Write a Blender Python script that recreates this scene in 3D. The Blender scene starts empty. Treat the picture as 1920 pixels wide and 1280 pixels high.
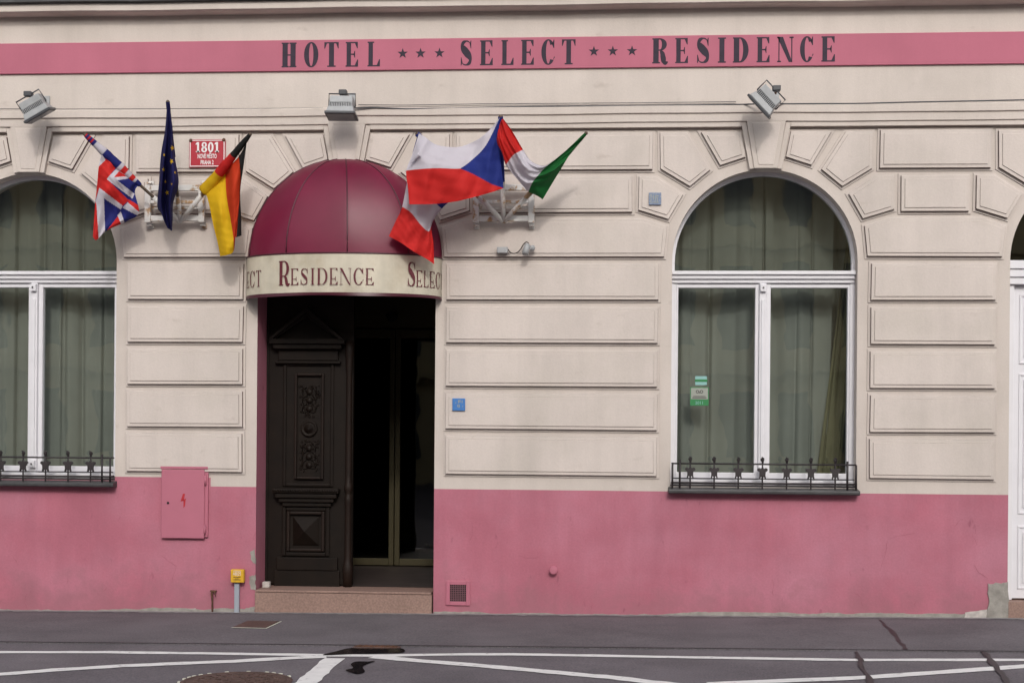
import bpy, bmesh, math, random
from mathutils import Vector, Matrix, Euler
random.seed(7)
R = math.radians
scene = bpy.context.scene
col = scene.collection

# ------------------------------------------------------------------ camera model (used to place measured points)
F, HY, D, H = 2640.0, 826.0, 12.0, 1.48
YAW, ROLL = R(4.0), 0.0081
SL, SC = 0.009, 0.007                      # the street climbs a little to the right

def ray(px, py):
    x, y = px - 960.0, HY - py
    c, s = math.cos(ROLL), math.sin(ROLL)
    u, v = (x * c - y * s) / F, (x * s + y * c) / F
    cy, sy = math.cos(YAW), math.sin(YAW)
    return u * cy - sy, u * sy + cy, v

def W(px, py, y=0.0):                      # point on the plane y = const behind a measured place
    dx, dy, dz = ray(px, py)
    t = (y + D) / dy
    return Vector((t * dx, y, H + t * dz))

def gz(x):
    return SL * x + SC

def G(px, py, dz=0.0):                     # point on the ground
    dx, dy, v = ray(px, py)
    t = (SC + dz - H) / (v - SL * dx)
    return Vector((t * dx, -D + t * dy, H + t * v))

def X(px, py=700, y=0.0): return W(px, py, y).x
def Z(py, px=960, y=0.0): return W(px, py, y).z

# ------------------------------------------------------------------ mesh builder
class MB:
    def __init__(s):
        s.v, s.f, s.mi, s.sm, s.col = [], [], [], [], []
    def add(s, vs, fs, mi=0, smooth=False, cols=None):
        b = len(s.v)
        s.v += [tuple(p) for p in vs]
        s.col += cols if cols else [(1, 1, 1)] * len(vs)
        for f in fs:
            s.f.append([b + i for i in f]); s.mi.append(mi); s.sm.append(smooth)
        return s
    def box(s, x0, x1, y0, y1, z0, z1, mi=0, M=None):
        vs = [(x, y, z) for z in (z0, z1) for y in (y0, y1) for x in (x0, x1)]
        if M: vs = [M @ Vector(p) for p in vs]
        return s.add(vs, [(0, 2, 3, 1), (4, 5, 7, 6), (0, 1, 5, 4), (2, 6, 7, 3), (0, 4, 6, 2), (1, 3, 7, 5)], mi)
    def prism(s, poly, y0, y1, mi=0, M=None):     # poly in x,z; front face at y0
        n = len(poly)
        vs = [(p[0], y0, p[1]) for p in poly] + [(p[0], y1, p[1]) for p in poly]
        if M: vs = [M @ Vector(p) for p in vs]
        fs = [tuple(range(n)), tuple(range(2 * n - 1, n - 1, -1))]
        fs += [(i, (i + 1) % n, n + (i + 1) % n, n + i) for i in range(n)]
        return s.add(vs, fs, mi)
    def flat(s, poly3, mi=0):
        return s.add(poly3, [tuple(range(len(poly3)))], mi)
    def tube(s, pts, r, n=8, mi=0, cols=None, caps=True):
        pts = [Vector(p) for p in pts]
        rr = r if isinstance(r, (list, tuple)) else [r] * len(pts)
        vs, cs = [], []
        for i, p in enumerate(pts):
            d = (pts[min(i + 1, len(pts) - 1)] - pts[max(i - 1, 0)]).normalized()
            a = d.cross(Vector((0, 0, 1)))
            if a.length < .05: a = d.cross(Vector((0, 1, 0)))
            a.normalize(); b = d.cross(a)
            for k in range(n):
                t = 2 * math.pi * k / n
                vs.append(p + (a * math.cos(t) + b * math.sin(t)) * rr[i])
                cs.append(cols[i] if cols else (1, 1, 1))
        fs = [(i * n + k, i * n + (k + 1) % n, (i + 1) * n + (k + 1) % n, (i + 1) * n + k)
              for i in range(len(pts) - 1) for k in range(n)]
        if caps:
            fs += [tuple(range(n - 1, -1, -1)), tuple(range((len(pts) - 1) * n, len(pts) * n))]
        return s.add(vs, fs, mi, True, cs)
    def lathe(s, prof, M, n=16, mi=0):            # prof of (r, h) about local z
        vs = [M @ Vector((r * math.cos(2 * math.pi * k / n), r * math.sin(2 * math.pi * k / n), h)) for r, h in prof for k in range(n)]
        fs = [(i * n + k, i * n + (k + 1) % n, (i + 1) * n + (k + 1) % n, (i + 1) * n + k) for i in range(len(prof) - 1) for k in range(n)]
        fs += [tuple(range(n - 1, -1, -1)), tuple(range((len(prof) - 1) * n, len(prof) * n))]
        return s.add(vs, fs, mi, True)
    def grid(s, P, nu, nv, mi=0, smooth=True, cols=None, flip=False):
        fs = []
        for j in range(nv - 1):
            for i in range(nu - 1):
                q = (j * nu + i, j * nu + i + 1, (j + 1) * nu + i + 1, (j + 1) * nu + i)
                fs.append(q[::-1] if flip else q)
        return s.add(P, fs, mi, smooth, cols)
    def build(s, name, mats, parent=None, bevel=0, recalc=True, color=False, auto=None):
        me = bpy.data.meshes.new(name)
        me.from_pydata(s.v, [], s.f)
        mats = mats if isinstance(mats, (list, tuple)) else [mats]
        for m in mats: me.materials.append(m)
        for p, mi, sm in zip(me.polygons, s.mi, s.sm):
            p.material_index = mi; p.use_smooth = sm
        if color:
            a = me.color_attributes.new('dye', 'FLOAT_COLOR', 'POINT')
            for i, c in enumerate(s.col): a.data[i].color = (c[0], c[1], c[2], 1)
        if recalc:
            bm = bmesh.new(); bm.from_mesh(me)
            bmesh.ops.recalc_face_normals(bm, faces=bm.faces); bm.to_mesh(me); bm.free()
        if auto:
            for p in me.polygons: p.use_smooth = True
            try: me.set_sharp_from_angle(angle=R(auto))
            except Exception: pass
        o = bpy.data.objects.new(name, me); col.objects.link(o)
        if bevel:
            m = o.modifiers.new('bevel', 'BEVEL'); m.width = bevel; m.segments = 2; m.limit_method = 'ANGLE'; m.angle_limit = R(40)
        if parent:
            o.parent = parent
            if parent.location.length > 0:                # parts are written in world coordinates: keep them there
                o.matrix_parent_inverse = Matrix.Translation(-Vector(world_loc(parent)))
        return o

def world_loc(o):
    l = Vector(o.location)
    return l

def thing(name, label, cat, loc=(0, 0, 0), group=None):
    o = bpy.data.objects.new(name, None); col.objects.link(o)
    o.empty_display_size = .1
    o.location = loc; o['label'] = label; o['category'] = cat
    if group: o['group'] = group
    return o
def tag(o, label, cat, group=None):
    o['label'] = label; o['category'] = cat
    if group: o['group'] = group
    return o

# ------------------------------------------------------------------ materials
def mat(name, base, rough=.8, metal=0.0, var=0.0, scale=3.0, bump=0.0, bscale=60.0, streak=0.0, spec=.5, coat=0.0, dark=None, fine=0.0, spots=None, splash=None):
    m = bpy.data.materials.new(name); m.use_nodes = True
    nt = m.node_tree; N, L = nt.nodes, nt.links
    bs = N['Principled BSDF']
    bs.inputs['Roughness'].default_value = rough; bs.inputs['Metallic'].default_value = metal
    bs.inputs['Specular IOR Level'].default_value = spec
    bs.inputs['Coat Weight'].default_value = coat
    bs.inputs['Base Color'].default_value = (*base, 1)
    tc = N.new('ShaderNodeTexCoord'); last = None
    def noise(sc, det=4, vec=None, r=.55):
        n = N.new('ShaderNodeTexNoise'); n.inputs['Scale'].default_value = sc; n.inputs['Detail'].default_value = det
        n.inputs['Roughness'].default_value = r
        L.new(vec or tc.outputs['Object'], n.inputs['Vector']); return n.outputs['Fac']
    def ramp(fac, a, b, ca, cb):
        r = N.new('ShaderNodeMapRange'); r.inputs['From Min'].default_value = a; r.inputs['From Max'].default_value = b
        r.inputs['To Min'].default_value = ca; r.inputs['To Max'].default_value = cb
        L.new(fac, r.inputs['Value']); return r.outputs['Result']
    def mul(c, f):
        x = N.new('ShaderNodeMix'); x.data_type = 'RGBA'; x.blend_type = 'MULTIPLY'; x.inputs[0].default_value = 1
        if isinstance(c, tuple): x.inputs[6].default_value = c
        else: L.new(c, x.inputs[6])
        L.new(f, x.inputs[7]); return x.outputs[2]
    c = (*base, 1)
    if dark is not None:
        mx = N.new('ShaderNodeMix'); mx.data_type = 'RGBA'
        mx.inputs[6].default_value = (*base, 1); mx.inputs[7].default_value = (*dark[0], 1)
        L.new(ramp(noise(dark[1], 6, r=.65), dark[2], dark[3], 0, dark[4]), mx.inputs[0]); c = mx.outputs[2]
    if var: c = mul(c, ramp(noise(scale, 5), .3, .7, 1 - var, 1 + var * .4))
    if fine: c = mul(c, ramp(noise(bscale * 2.2, 3), .3, .7, 1 - fine, 1 + fine))
    if streak:
        mp = N.new('ShaderNodeMapping'); mp.inputs['Scale'].default_value = (4, 4, .45)
        L.new(tc.outputs['Object'], mp.inputs['Vector'])
        c = mul(c, ramp(noise(1.0, 5, mp.outputs['Vector'], .65), .42, .78, 1.0, 1 - streak))
    if splash:                                   # mud splashed up from the pavement, ragged upper edge
        sx = N.new('ShaderNodeSeparateXYZ'); L.new(tc.outputs['Object'], sx.inputs[0])
        sub = N.new('ShaderNodeMath'); sub.operation = 'SUBTRACT'; L.new(ramp(noise(4.0, 6, r=.7), .3, .7, .05, .55), sub.inputs[0]); L.new(sx.outputs['Z'], sub.inputs[1])
        mx = N.new('ShaderNodeMix'); mx.data_type = 'RGBA'; mx.inputs[7].default_value = (*splash[0], 1)
        L.new(ramp(sub.outputs[0], 0, .30, 0, splash[1]), mx.inputs[0])
        if isinstance(c, tuple): mx.inputs[6].default_value = c
        else: L.new(c, mx.inputs[6])
        c = mx.outputs[2]
    if spots:
        mp = N.new('ShaderNodeMapping'); mp.inputs['Scale'].default_value = spots[5] if len(spots) > 5 else (1, 1, 1)
        L.new(tc.outputs['Object'], mp.inputs['Vector'])
        mx = N.new('ShaderNodeMix'); mx.data_type = 'RGBA'; mx.inputs[7].default_value = (*spots[0], 1)
        L.new(ramp(noise(spots[1], 3, mp.outputs['Vector'], .6), spots[2], spots[3], 0, spots[4]), mx.inputs[0])
        if isinstance(c, tuple): mx.inputs[6].default_value = c
        else: L.new(c, mx.inputs[6])
        c = mx.outputs[2]
    if not isinstance(c, tuple): L.new(c, bs.inputs['Base Color'])
    if bump:
        b = N.new('ShaderNodeBump'); b.inputs['Strength'].default_value = bump; b.inputs['Distance'].default_value = .01
        L.new(noise(bscale, 6), b.inputs['Height']); L.new(b.outputs['Normal'], bs.inputs['Normal'])
    return m

CREAM = mat('cream_plaster', (.64, .572, .522), .9, dark=((.56, .50, .45), .9, .45, .70, .8), var=.06, scale=1.3, bump=.15, bscale=45, streak=.10, spec=.2, fine=.035, spots=((.40, .34, .30), 4.5, .66, .80, .45, (1, 1, 1.8)))
CREAMK = mat('cream_plaster_block', (.645, .575, .53), .9, dark=((.57, .515, .46), 1.1, .47, .72, .8), var=.07, scale=1.7, bump=.15, bscale=45, streak=.12, spec=.2, fine=.035, spots=((.42, .355, .31), 5.5, .66, .80, .5, (1, 1, 1.7)))
GRIME = mat('grimy_plaster', (.20, .145, .13), .95, var=.3, scale=6, spec=.1)
PINK = mat('pink_plaster', (.475, .158, .212), .85, var=.12, scale=2.1, bump=.16, bscale=28, streak=.12, spec=.25, fine=.05, spots=((.25, .075, .11), 8, .66, .76, .6, (1.6, 1, .7)), splash=((.31, .13, .155), .55),
           dark=((.485, .20, .262), 1.0, .40, .66, .85))
PINKB = mat('pink_band_paint', (.48, .155, .215), .85, var=.08, scale=1.8, streak=.07, spec=.25, fine=.02)
PINKM = mat('pink_metal_paint', (.47, .15, .21), .55, var=.06, scale=4)
CEM = mat('bare_cement', (.33, .31, .28), .95, var=.3, scale=14, bump=.4, bscale=60)
CEML = mat('flaked_lime', (.52, .48, .45), .95, var=.3, scale=25, bump=.3, bscale=80)
INK = mat('faded_black_paint', (.040, .029, .046), .85, var=.25, scale=14)
WHITE = mat('white_gloss_paint', (.74, .73, .76), .45, var=.05, scale=5)
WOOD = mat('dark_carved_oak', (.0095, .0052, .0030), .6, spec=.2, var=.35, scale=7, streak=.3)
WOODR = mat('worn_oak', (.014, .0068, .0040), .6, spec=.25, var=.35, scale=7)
IRON = mat('black_wrought_iron', (.028, .021, .023), .55, var=.3, scale=20)
ZINC = mat('dull_grey_sheet_metal', (.075, .075, .078), .5, metal=.35, var=.35, scale=8)
ALU = mat('grey_cast_aluminium', (.37, .38, .39), .55, metal=.1, var=.12, scale=18)
ALUD = mat('dark_lamp_metal', (.06, .062, .07), .5, var=.1, scale=18)
LGLASS = mat('dusty_lamp_glass', (.11, .115, .13), .25)
RUSTW = mat('rusting_white_paint', (.66, .645, .62), .6, var=.12, scale=9, dark=((.36, .19, .06), 8, .52, .60, .9))
RUST = mat('rust', (.13, .06, .035), .9, var=.4, scale=25, bump=.3)
STAFF = mat('weathered_staff', (.12, .085, .06), .7, var=.3, scale=20)
MESHM = mat('dusty_mesh', (.20, .09, .11), .7)
MAROON = mat('maroon_vinyl', (.158, .0105, .038), .40, var=.24, scale=2.2, bump=.12, bscale=7, spec=.33)
MARD = mat('dark_maroon_seam', (.07, .010, .022), .35)
VAL = mat('weathered_cream_vinyl', (.60, .55, .44), .5, dark=((.46, .38, .26), 3.2, .50, .72, .7), var=.14, scale=6, streak=.2)
MARINK = mat('maroon_lettering', (.11, .012, .022), .6)
SIGNR = mat('red_enamel', (.42, .028, .045), .3)
SIGNW = mat('white_enamel', (.78, .74, .74), .35)
YEL = mat('yellow_plastic', (.70, .40, .02), .5, var=.1, scale=30)
GREYP = mat('grey_painted_post', (.33, .36, .41), .55)
BLUE = mat('blue_enamel', (.05, .19, .50), .45, var=.1, scale=40)
BLUEG = mat('faded_blue_grey_enamel', (.17, .22, .33), .55, dark=((.35, .38, .42), 60, .5, .6, .6))
GRAN = mat('pink_granite', (.29, .185, .15), .7, var=.12, scale=3, fine=.2, bscale=28)
REDSIGN = mat('red_stencil', (.45, .02, .03), .7)
BLACK = mat('black_void', (.006, .006, .006), .8)
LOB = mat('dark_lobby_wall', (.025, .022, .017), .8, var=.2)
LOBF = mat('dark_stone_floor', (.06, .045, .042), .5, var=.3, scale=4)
BRASS = mat('olive_bronze_frame', (.075, .062, .03), .45, metal=.3)
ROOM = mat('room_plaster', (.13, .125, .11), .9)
CURT = mat('grey_green_curtain', (.285, .295, .265), .9, var=.12, scale=2.5)
CURTD = mat('olive_side_curtain', (.20, .19, .11), .9, var=.2, scale=4)
WLINE = mat('worn_white_road_paint', (.80, .785, .78), .8, var=.08, scale=9, dark=((.30, .275, .29), 16, .57, .72, .8))
TAR = mat('tar_seal', (.035, .026, .031), .6, var=.3, scale=12)
WETR = mat('wet_asphalt', (.022, .018, .020), .12, var=.3, scale=10)
LIDM = mat('rusty_cast_iron', (.105, .062, .052), .65, var=.4, scale=18, bump=.3)
LIDW = mat('worn_white_edging', (.70, .70, .60), .7, var=.2, scale=30)
OCHRE = mat('ochre_facade', (.55, .44, .25), .9, var=.15, scale=1)
OPPW = mat('opposite_glass', (.03, .035, .04), .15)
GREEN = mat('green_sticker', (.022, .20, .06), .5)
CYAN = mat('pale_cyan_sticker', (.24, .46, .44), .5)
STKG = mat('grey_sticker_paper', (.31, .33, .29), .6)

def asphalt(name, c, patch):
    m = mat(name, c, .88, var=.24, scale=1.3, bump=.5, bscale=34, spec=.3, dark=(patch, .55, .46, .62, .8), fine=.26, spots=((.24, .22, .22), 55, .64, .72, .6))
    return m
DUST = mat('gutter_dust', (.27, .255, .26), .95, var=.3, scale=12)
ROADM = asphalt('road_asphalt', (.150, .134, .149), (.180, .163, .176))
PAVM = asphalt('pavement_asphalt', (.152, .138, .150), (.132, .120, .132))

def cloth_mat():
    m = bpy.data.materials.new('dyed_polyester'); m.use_nodes = True
    N, L = m.node_tree.nodes, m.node_tree.links
    bs = N['Principled BSDF']; bs.inputs['Roughness'].default_value = .75; bs.inputs['Specular IOR Level'].default_value = .25
    at = N.new('ShaderNodeAttribute'); at.attribute_name = 'dye'
    L.new(at.outputs['Color'], bs.inputs['Base Color'])
    tr = N.new('ShaderNodeBsdfTranslucent'); L.new(at.outputs['Color'], tr.inputs['Color'])
    mx = N.new('ShaderNodeMixShader'); mx.inputs[0].default_value = .22
    L.new(bs.outputs[0], mx.inputs[1]); L.new(tr.outputs[0], mx.inputs[2])
    L.new(mx.outputs[0], N['Material Output'].inputs['Surface'])
    tc = N.new('ShaderNodeTexCoord')
    n = N.new('ShaderNodeTexNoise'); n.inputs['Scale'].default_value = 22; n.inputs['Detail'].default_value = 5
    L.new(tc.outputs['Object'], n.inputs['Vector'])
    b = N.new('ShaderNodeBump'); b.inputs['Strength'].default_value = .3; b.inputs['Distance'].default_value = .015
    L.new(n.outputs['Fac'], b.inputs['Height']); L.new(b.outputs['Normal'], bs.inputs['Normal'])
    return m
CLOTH = cloth_mat()

def glass_mat(name, tint, refl=1.0):
    m = bpy.data.materials.new(name); m.use_nodes = True
    N, L = m.node_tree.nodes, m.node_tree.links
    N.remove(N['Principled BSDF'])
    t = N.new('ShaderNodeBsdfTransparent'); t.inputs['Color'].default_value = (*tint, 1)
    g = N.new('ShaderNodeBsdfGlossy'); g.inputs['Roughness'].default_value = .015
    tc = N.new('ShaderNodeTexCoord'); n = N.new('ShaderNodeTexNoise'); n.inputs['Scale'].default_value = 1.6
    L.new(tc.outputs['Object'], n.inputs['Vector'])
    b = N.new('ShaderNodeBump'); b.inputs['Strength'].default_value = .12; b.inputs['Distance'].default_value = .02
    L.new(n.outputs['Fac'], b.inputs['Height']); L.new(b.outputs['Normal'], g.inputs['Normal'])
    lw = N.new('ShaderNodeLayerWeight'); lw.inputs['Blend'].default_value = .5
    pw = N.new('ShaderNodeMath'); pw.operation = 'POWER'; pw.inputs[1].default_value = 4.5; L.new(lw.outputs['Facing'], pw.inputs[0])
    f = N.new('ShaderNodeMapRange'); f.inputs['To Min'].default_value = .17 * refl; f.inputs['To Max'].default_value = .9; L.new(pw.outputs[0], f.inputs['Value'])
    x = N.new('ShaderNodeMixShader'); L.new(f.outputs[0], x.inputs[0]); L.new(t.outputs[0], x.inputs[1]); L.new(g.outputs[0], x.inputs[2])
    L.new(x.outputs[0], N['Material Output'].inputs['Surface'])
    return m
GLASS = glass_mat('window_glass', (.80, .84, .82))
GLASSA = glass_mat('shade_tinted_arch_glass', (.66, .69, .66))  # darker tint stands in for the shade on the curtain behind the arch
GLASSD = glass_mat('smoked_door_glass', (.35, .36, .34), .35)

# ------------------------------------------------------------------ lettering kit (unit box 0..1 x 0..1)
def rect(a, b, c, d): return [(a, c), (b, c), (b, d), (a, d)]
def arcring(cx, cy, RX, RY, rx, ry, a0, a1, n=22, ox=0.0):
    out = []
    for i in range(n):
        t0, t1 = a0 + (a1 - a0) * i / n, a0 + (a1 - a0) * (i + 1) / n
        o = lambda t: (cx + RX * math.cos(t), cy + RY * math.sin(t))
        q = lambda t: (cx + ox + rx * math.cos(t), cy + ry * math.sin(t))
        out.append([o(t0), o(t1), q(t1), q(t0)])
    return out
def ribbon2(pts, ws):
    # smooth polyline with varying width
    P = []
    for i in range(len(pts) - 1):
        p0, p1, p2, p3 = (pts[max(i - 1, 0)], pts[i], pts[i + 1], pts[min(i + 2, len(pts) - 1)])
        for k in range(5):
            t = k / 5
            f = lambda a, b, c, d: .5 * (2 * b + (c - a) * t + (2 * a - 5 * b + 4 * c - d) * t * t + (3 * b - a - 3 * c + d) * t ** 3)
            P.append((f(p0[0], p1[0], p2[0], p3[0]), f(p0[1], p1[1], p2[1], p3[1]), ws[i] + (ws[i + 1] - ws[i]) * t))
    P.append((*pts[-1], ws[-1]))
    S = []
    for i, (x, y, w) in enumerate(P):
        a, b = P[max(i - 1, 0)], P[min(i + 1, len(P) - 1)]
        dx, dy = b[0] - a[0], b[1] - a[1]; l = math.hypot(dx, dy) or 1
        S.append(((x - dy / l * w / 2, y + dx / l * w / 2), (x + dy / l * w / 2, y - dx / l * w / 2)))
    return [[S[i][0], S[i + 1][0], S[i + 1][1], S[i][1]] for i in range(len(S) - 1)]
def glyph(ch, sw=.34, hb=.05, mid=.50, tick=.26):
    h2 = hb
    P = []
    def stem(a, serl=.07, serr=.07, b=None):
        b = b or a + sw
        P.append(rect(a, b, 0, 1))
        for z0, z1 in ((0, h2), (1 - h2, 1)):
            P.append(rect(max(a - serl, 0), a, z0, z1)); P.append(rect(b, min(b + serr, 1), z0, z1))
    if ch == 'H':
        stem(.06); stem(.94 - sw); P.append(rect(.06 + sw, .94 - sw, mid - hb / 2, mid + hb / 2))
    elif ch == 'I':
        stem(.5 - sw * .75, .2, .2, .5 + sw * .75)
    elif ch == 'T':
        P.append(rect(.5 - sw / 2, .5 + sw / 2, 0, 1 - h2)); P.append(rect(0, 1, 1 - h2, 1))
        P.append(rect(.5 - sw / 2 - .12, .5 - sw / 2, 0, h2)); P.append(rect(.5 + sw / 2, .5 + sw / 2 + .12, 0, h2))
        P.append([(0, 1 - h2), (0, 1 - tick), (.05, 1 - tick), (.18, 1 - h2)]); P.append([(1, 1 - h2), (.82, 1 - h2), (.95, 1 - tick), (1, 1 - tick)])
    elif ch in 'EL':
        stem(.08, .08, 0)
        P.append(rect(.08 + sw, 1, 0, h2)); P.append([(1, h2), (1, tick + .03), (.94, tick + .03), (.74, h2)])
        if ch == 'E':
            P.append(rect(.08 + sw, .97, 1 - h2, 1)); P.append([(.97, 1 - h2), (.74, 1 - h2), (.91, 1 - tick), (.97, 1 - tick)])
            P.append(rect(.08 + sw, .70, mid - hb / 2, mid + hb / 2)); P.append([(.76, mid - .14), (.76, mid + .14), (.71, mid + .14), (.63, mid), (.71, mid - .14)])
        else:
            P.append(rect(.08 + sw, .08 + sw + .1, 1 - h2, 1))
    elif ch == 'O':
        P += arcring(.5, .5, .5, .515, .5 - sw, .515 - hb, 0, 2 * math.pi, 32)
    elif ch == 'C':
        P += arcring(.52, .5, .52, .515, .52 - sw, .515 - hb, R(38), R(322), 30)
        P.append([(.97, .66), (.97, 1), (.92, 1), (.80, .80), (.91, .66)]); P.append([(.88, .19), (1, .27), (1, .32), (.95, .32)])
    elif ch == 'D':
        stem(.06, .06, 0)
        P += arcring(.45, .5, .55, .5, .55 - sw, .5 - hb, R(-90), R(90), 22)
        P.append(rect(.06 + sw, .45, 0, hb)); P.append(rect(.06 + sw, .45, 1 - hb, 1))
    elif ch == 'R':
        stem(.06, .06, .08)
        yc, ry = (mid + 1) / 2, (1 - mid) / 2
        P += arcring(.48, yc, .44, ry, .44 - sw * .9, ry - hb, R(-90), R(90), 18)
        P.append(rect(.06 + sw, .48, 1 - hb, 1)); P.append(rect(.06 + sw, .48, mid, mid + hb))
        P += ribbon2([(.50, mid), (.64, mid * .72), (.72, mid * .30), (.84, .02), (1.0, .06)], [hb, sw * .85, sw * .95, sw * .5, .03])
    elif ch == 'N':
        a = hb * 1.2
        P.append(rect(.08, .08 + a, 0, 1)); P.append(rect(.92 - a, .92, 0, 1))
        P.append([(.0, 1), (.0 + sw, 1), (.92, 0), (.92 - sw * .6, 0)])
        P.append(rect(0, .24, 0, h2)); P.append(rect(.74, 1, 1 - h2, 1)); P.append(rect(0, .12, 1 - h2, 1))
    elif ch == 'S':
        P += ribbon2([(.88, .82), (.74, .94), (.50, .975), (.22, .88), (.20, .70), (.50, .53), (.80, .36), (.82, .14), (.52, .025), (.24, .06), (.10, .20)],
                     [.03, .05, hb, sw * .62, sw * .95, sw * 1.12, sw * .95, sw * .62, hb, .05, .03])
        P.append([(.93, .68), (.93, 1), (.88, 1), (.80, .86), (.88, .68)]); P.append([(.05, .33), (.05, 0), (.10, 0), (.19, .14), (.10, .33)])
    elif ch == '*':
        pt = [(.5 + (.5 if i % 2 == 0 else .2) * math.sin(math.pi * i / 5), .5 + (.5 if i % 2 == 0 else .2) * math.cos(math.pi * i / 5)) for i in range(10)]
        for i in range(10): P.append([(.5, .5), pt[i], pt[(i + 1) % 10]])
    elif ch == '1':
        P.append(rect(.33, .72, 0, 1)); P.append(rect(.12, .92, 0, .14)); P.append([(.33, 1), (.06, .86), (.06, .74), (.33, .78)])
    elif ch == '0':
        P += arcring(.5, .5, .5, .51, .17, .34, 0, 2 * math.pi, 28)
    elif ch == '8':
        P += arcring(.5, .735, .44, .275, .15, .14, 0, 2 * math.pi, 22); P += arcring(.5, .265, .5, .275, .17, .14, 0, 2 * math.pi, 22)
    return P
def text_polys(txt, h, wscale=1.0, bold=.0):
    cu = bpy.data.curves.new('text', 'FONT'); cu.body = txt; cu.size = 1; cu.offset = bold; cu.align_x = 'CENTER'
    o = bpy.data.objects.new('text', cu); col.objects.link(o)
    bpy.context.view_layer.update()
    me = bpy.data.meshes.new_from_object(o.evaluated_get(bpy.context.evaluated_depsgraph_get()))
    vs = [(v.co.x, v.co.y) for v in me.vertices]; fs = [tuple(p.vertices) for p in me.polygons]
    bpy.data.objects.remove(o); bpy.data.curves.remove(cu); bpy.data.meshes.remove(me)
    k = h / .72
    return [[(vs[i][0] * k * wscale, vs[i][1] * k) for i in f] for f in fs]

# ------------------------------------------------------------------ ground
def ground_sheet(name, x0, x1, ys, dz, m, nx=2):
    b = MB(); P = []
    for y in ys:
        for i in range(nx):
            x = x0 + (x1 - x0) * i / (nx - 1); P.append((x, y, gz(x) + dz))
    b.grid(P, nx, len(ys), smooth=False)
    o = b.build(name, m, recalc=False); o['kind'] = 'structure'; return o
KY = G(960, 1211).y
ground_sheet('road', -90, 90, [-90, KY - .004], -.012, ROADM)
b = MB()
for (xa, xb) in ((-90, 90),):
    P = [(xa, KY, gz(xa) - .2), (xb, KY, gz(xb) - .2), (xa, KY, gz(xa) - .004), (xb, KY, gz(xb) - .004),
         (xa, KY + .012, gz(xa)), (xb, KY + .012, gz(xb)), (xa, .3, gz(xa)), (xb, .3, gz(xb))]
    b.grid(P, 2, 4, smooth=False)
o = b.build('pavement', PAVM, recalc=False); o['kind'] = 'structure'
def groundribbon(pts, width_px, dz, jitter=0.0):
    b = MB(); A = []
    Q = []
    for i in range(len(pts) - 1):
        n = max(2, int(abs(pts[i + 1][0] - pts[i][0]) / 30) + int(abs(pts[i + 1][1] - pts[i][1]) / 5))
        for k in range(n):
            t = k / n; Q.append([pts[i][j] + (pts[i + 1][j] - pts[i][j]) * t for j in range(2)])
    Q.append(list(pts[-1]))
    P3 = [G(*q, dz) for q in Q]
    vs = []
    for i, p in enumerate(P3):
        d = (P3[min(i + 1, len(P3) - 1)] - P3[max(i - 1, 0)]); d.z = 0; d.normalize()
        n = Vector((-d.y, d.x, 0))
        w = width_px * (1 + random.uniform(-jitter, jitter))
        o = random.uniform(-jitter, jitter) * width_px * .4
        for s in (-1, 1):
            q = p + n * (s * w / 2 + o); q.z = gz(q.x) + dz; vs.append(q)
    b.grid(vs, 2, len(P3), smooth=False)
    return b
b = groundribbon([(-60, 1222), (0, 1221.5), (200, 1221.5), (400, 1224), (570, 1226.5), (620, 1227.5), (680, 1228), (740, 1227.5), (800, 1226.5), (880, 1225.5), (960, 1225.5),
                  (1170, 1229), (1400, 1233), (1600, 1236), (1920, 1236), (1990, 1236)], .105, -.008, .10)
road_mark = []
def rm(b):
    o = b.build('road_marking', WLINE, recalc=False); o['kind'] = 'structure'
rm(b)
rm(groundribbon([(-60, 1268), (0, 1263), (100, 1255), (230, 1247), (440, 1238.5), (570, 1231), (612, 1230)], .125, -.0075, .10))
rm(groundribbon([(700, 1230), (780, 1237), (880, 1245), (960, 1252), (1060, 1261), (1150, 1269), (1260, 1282), (1300, 1290)], .125, -.0075, .10))
rm(groundribbon([(1330, 1281), (1400, 1278), (1520, 1273), (1620, 1269), (1750, 1260), (1920, 1248), (1990, 1243)], .125, -.0075, .10))
rm(groundribbon([(627, 1233), (600, 1256), (570, 1282), (520, 1330)], .14, -.007, .08))
for pts in ([(1650, 1161), (1660, 1172), (1676, 1186), (1684, 1200), (1693, 1207), (1696, 1216)],):
    o = groundribbon(pts, .034, .003, .55).build('tar_seam', TAR, recalc=False); o['kind'] = 'structure'
for pts in ([(1603, 1220), (1613, 1236), (1616, 1248), (1629, 1266), (1636, 1284)], [(1845, 1220), (1860, 1238), (1870, 1254), (1884, 1270), (1893, 1284)]):
    o = groundribbon(pts, .038, -.003, .55).build('tar_seam', TAR, recalc=False); o['kind'] = 'structure'
def gpoly(pts, dz, name, m):
    # wobbly outline
    Q = []
    n = len(pts)
    for i in range(n):
        p0, p1, p2, p3 = pts[i - 1], pts[i], pts[(i + 1) % n], pts[(i + 2) % n]
        for k in range(5):
            t = k / 5
            f = lambda a, b_, c, d: .5 * (2 * b_ + (c - a) * t + (2 * a - 5 * b_ + 4 * c - d) * t * t + (3 * b_ - a - 3 * c + d) * t ** 3)
            Q.append(G(f(p0[0], p1[0], p2[0], p3[0]), f(p0[1], p1[1], p2[1], p3[1]), dz))
    o = MB().flat(Q).build(name, m, recalc=False); return o
o = gpoly([(606, 1227), (630, 1220), (655, 1214), (690, 1211.5), (735, 1212), (757, 1216), (753, 1222), (705, 1223.5), (660, 1225)], -.005, 'puddle', WETR); o['kind'] = 'structure'
o = gpoly([(648, 1255), (662, 1251), (658, 1244), (668, 1239), (690, 1239), (704, 1238), (690, 1243), (680, 1249), (684, 1258), (672, 1262), (660, 1260)], -.0065, 'puddle', WETR); o['kind'] = 'structure'

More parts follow.
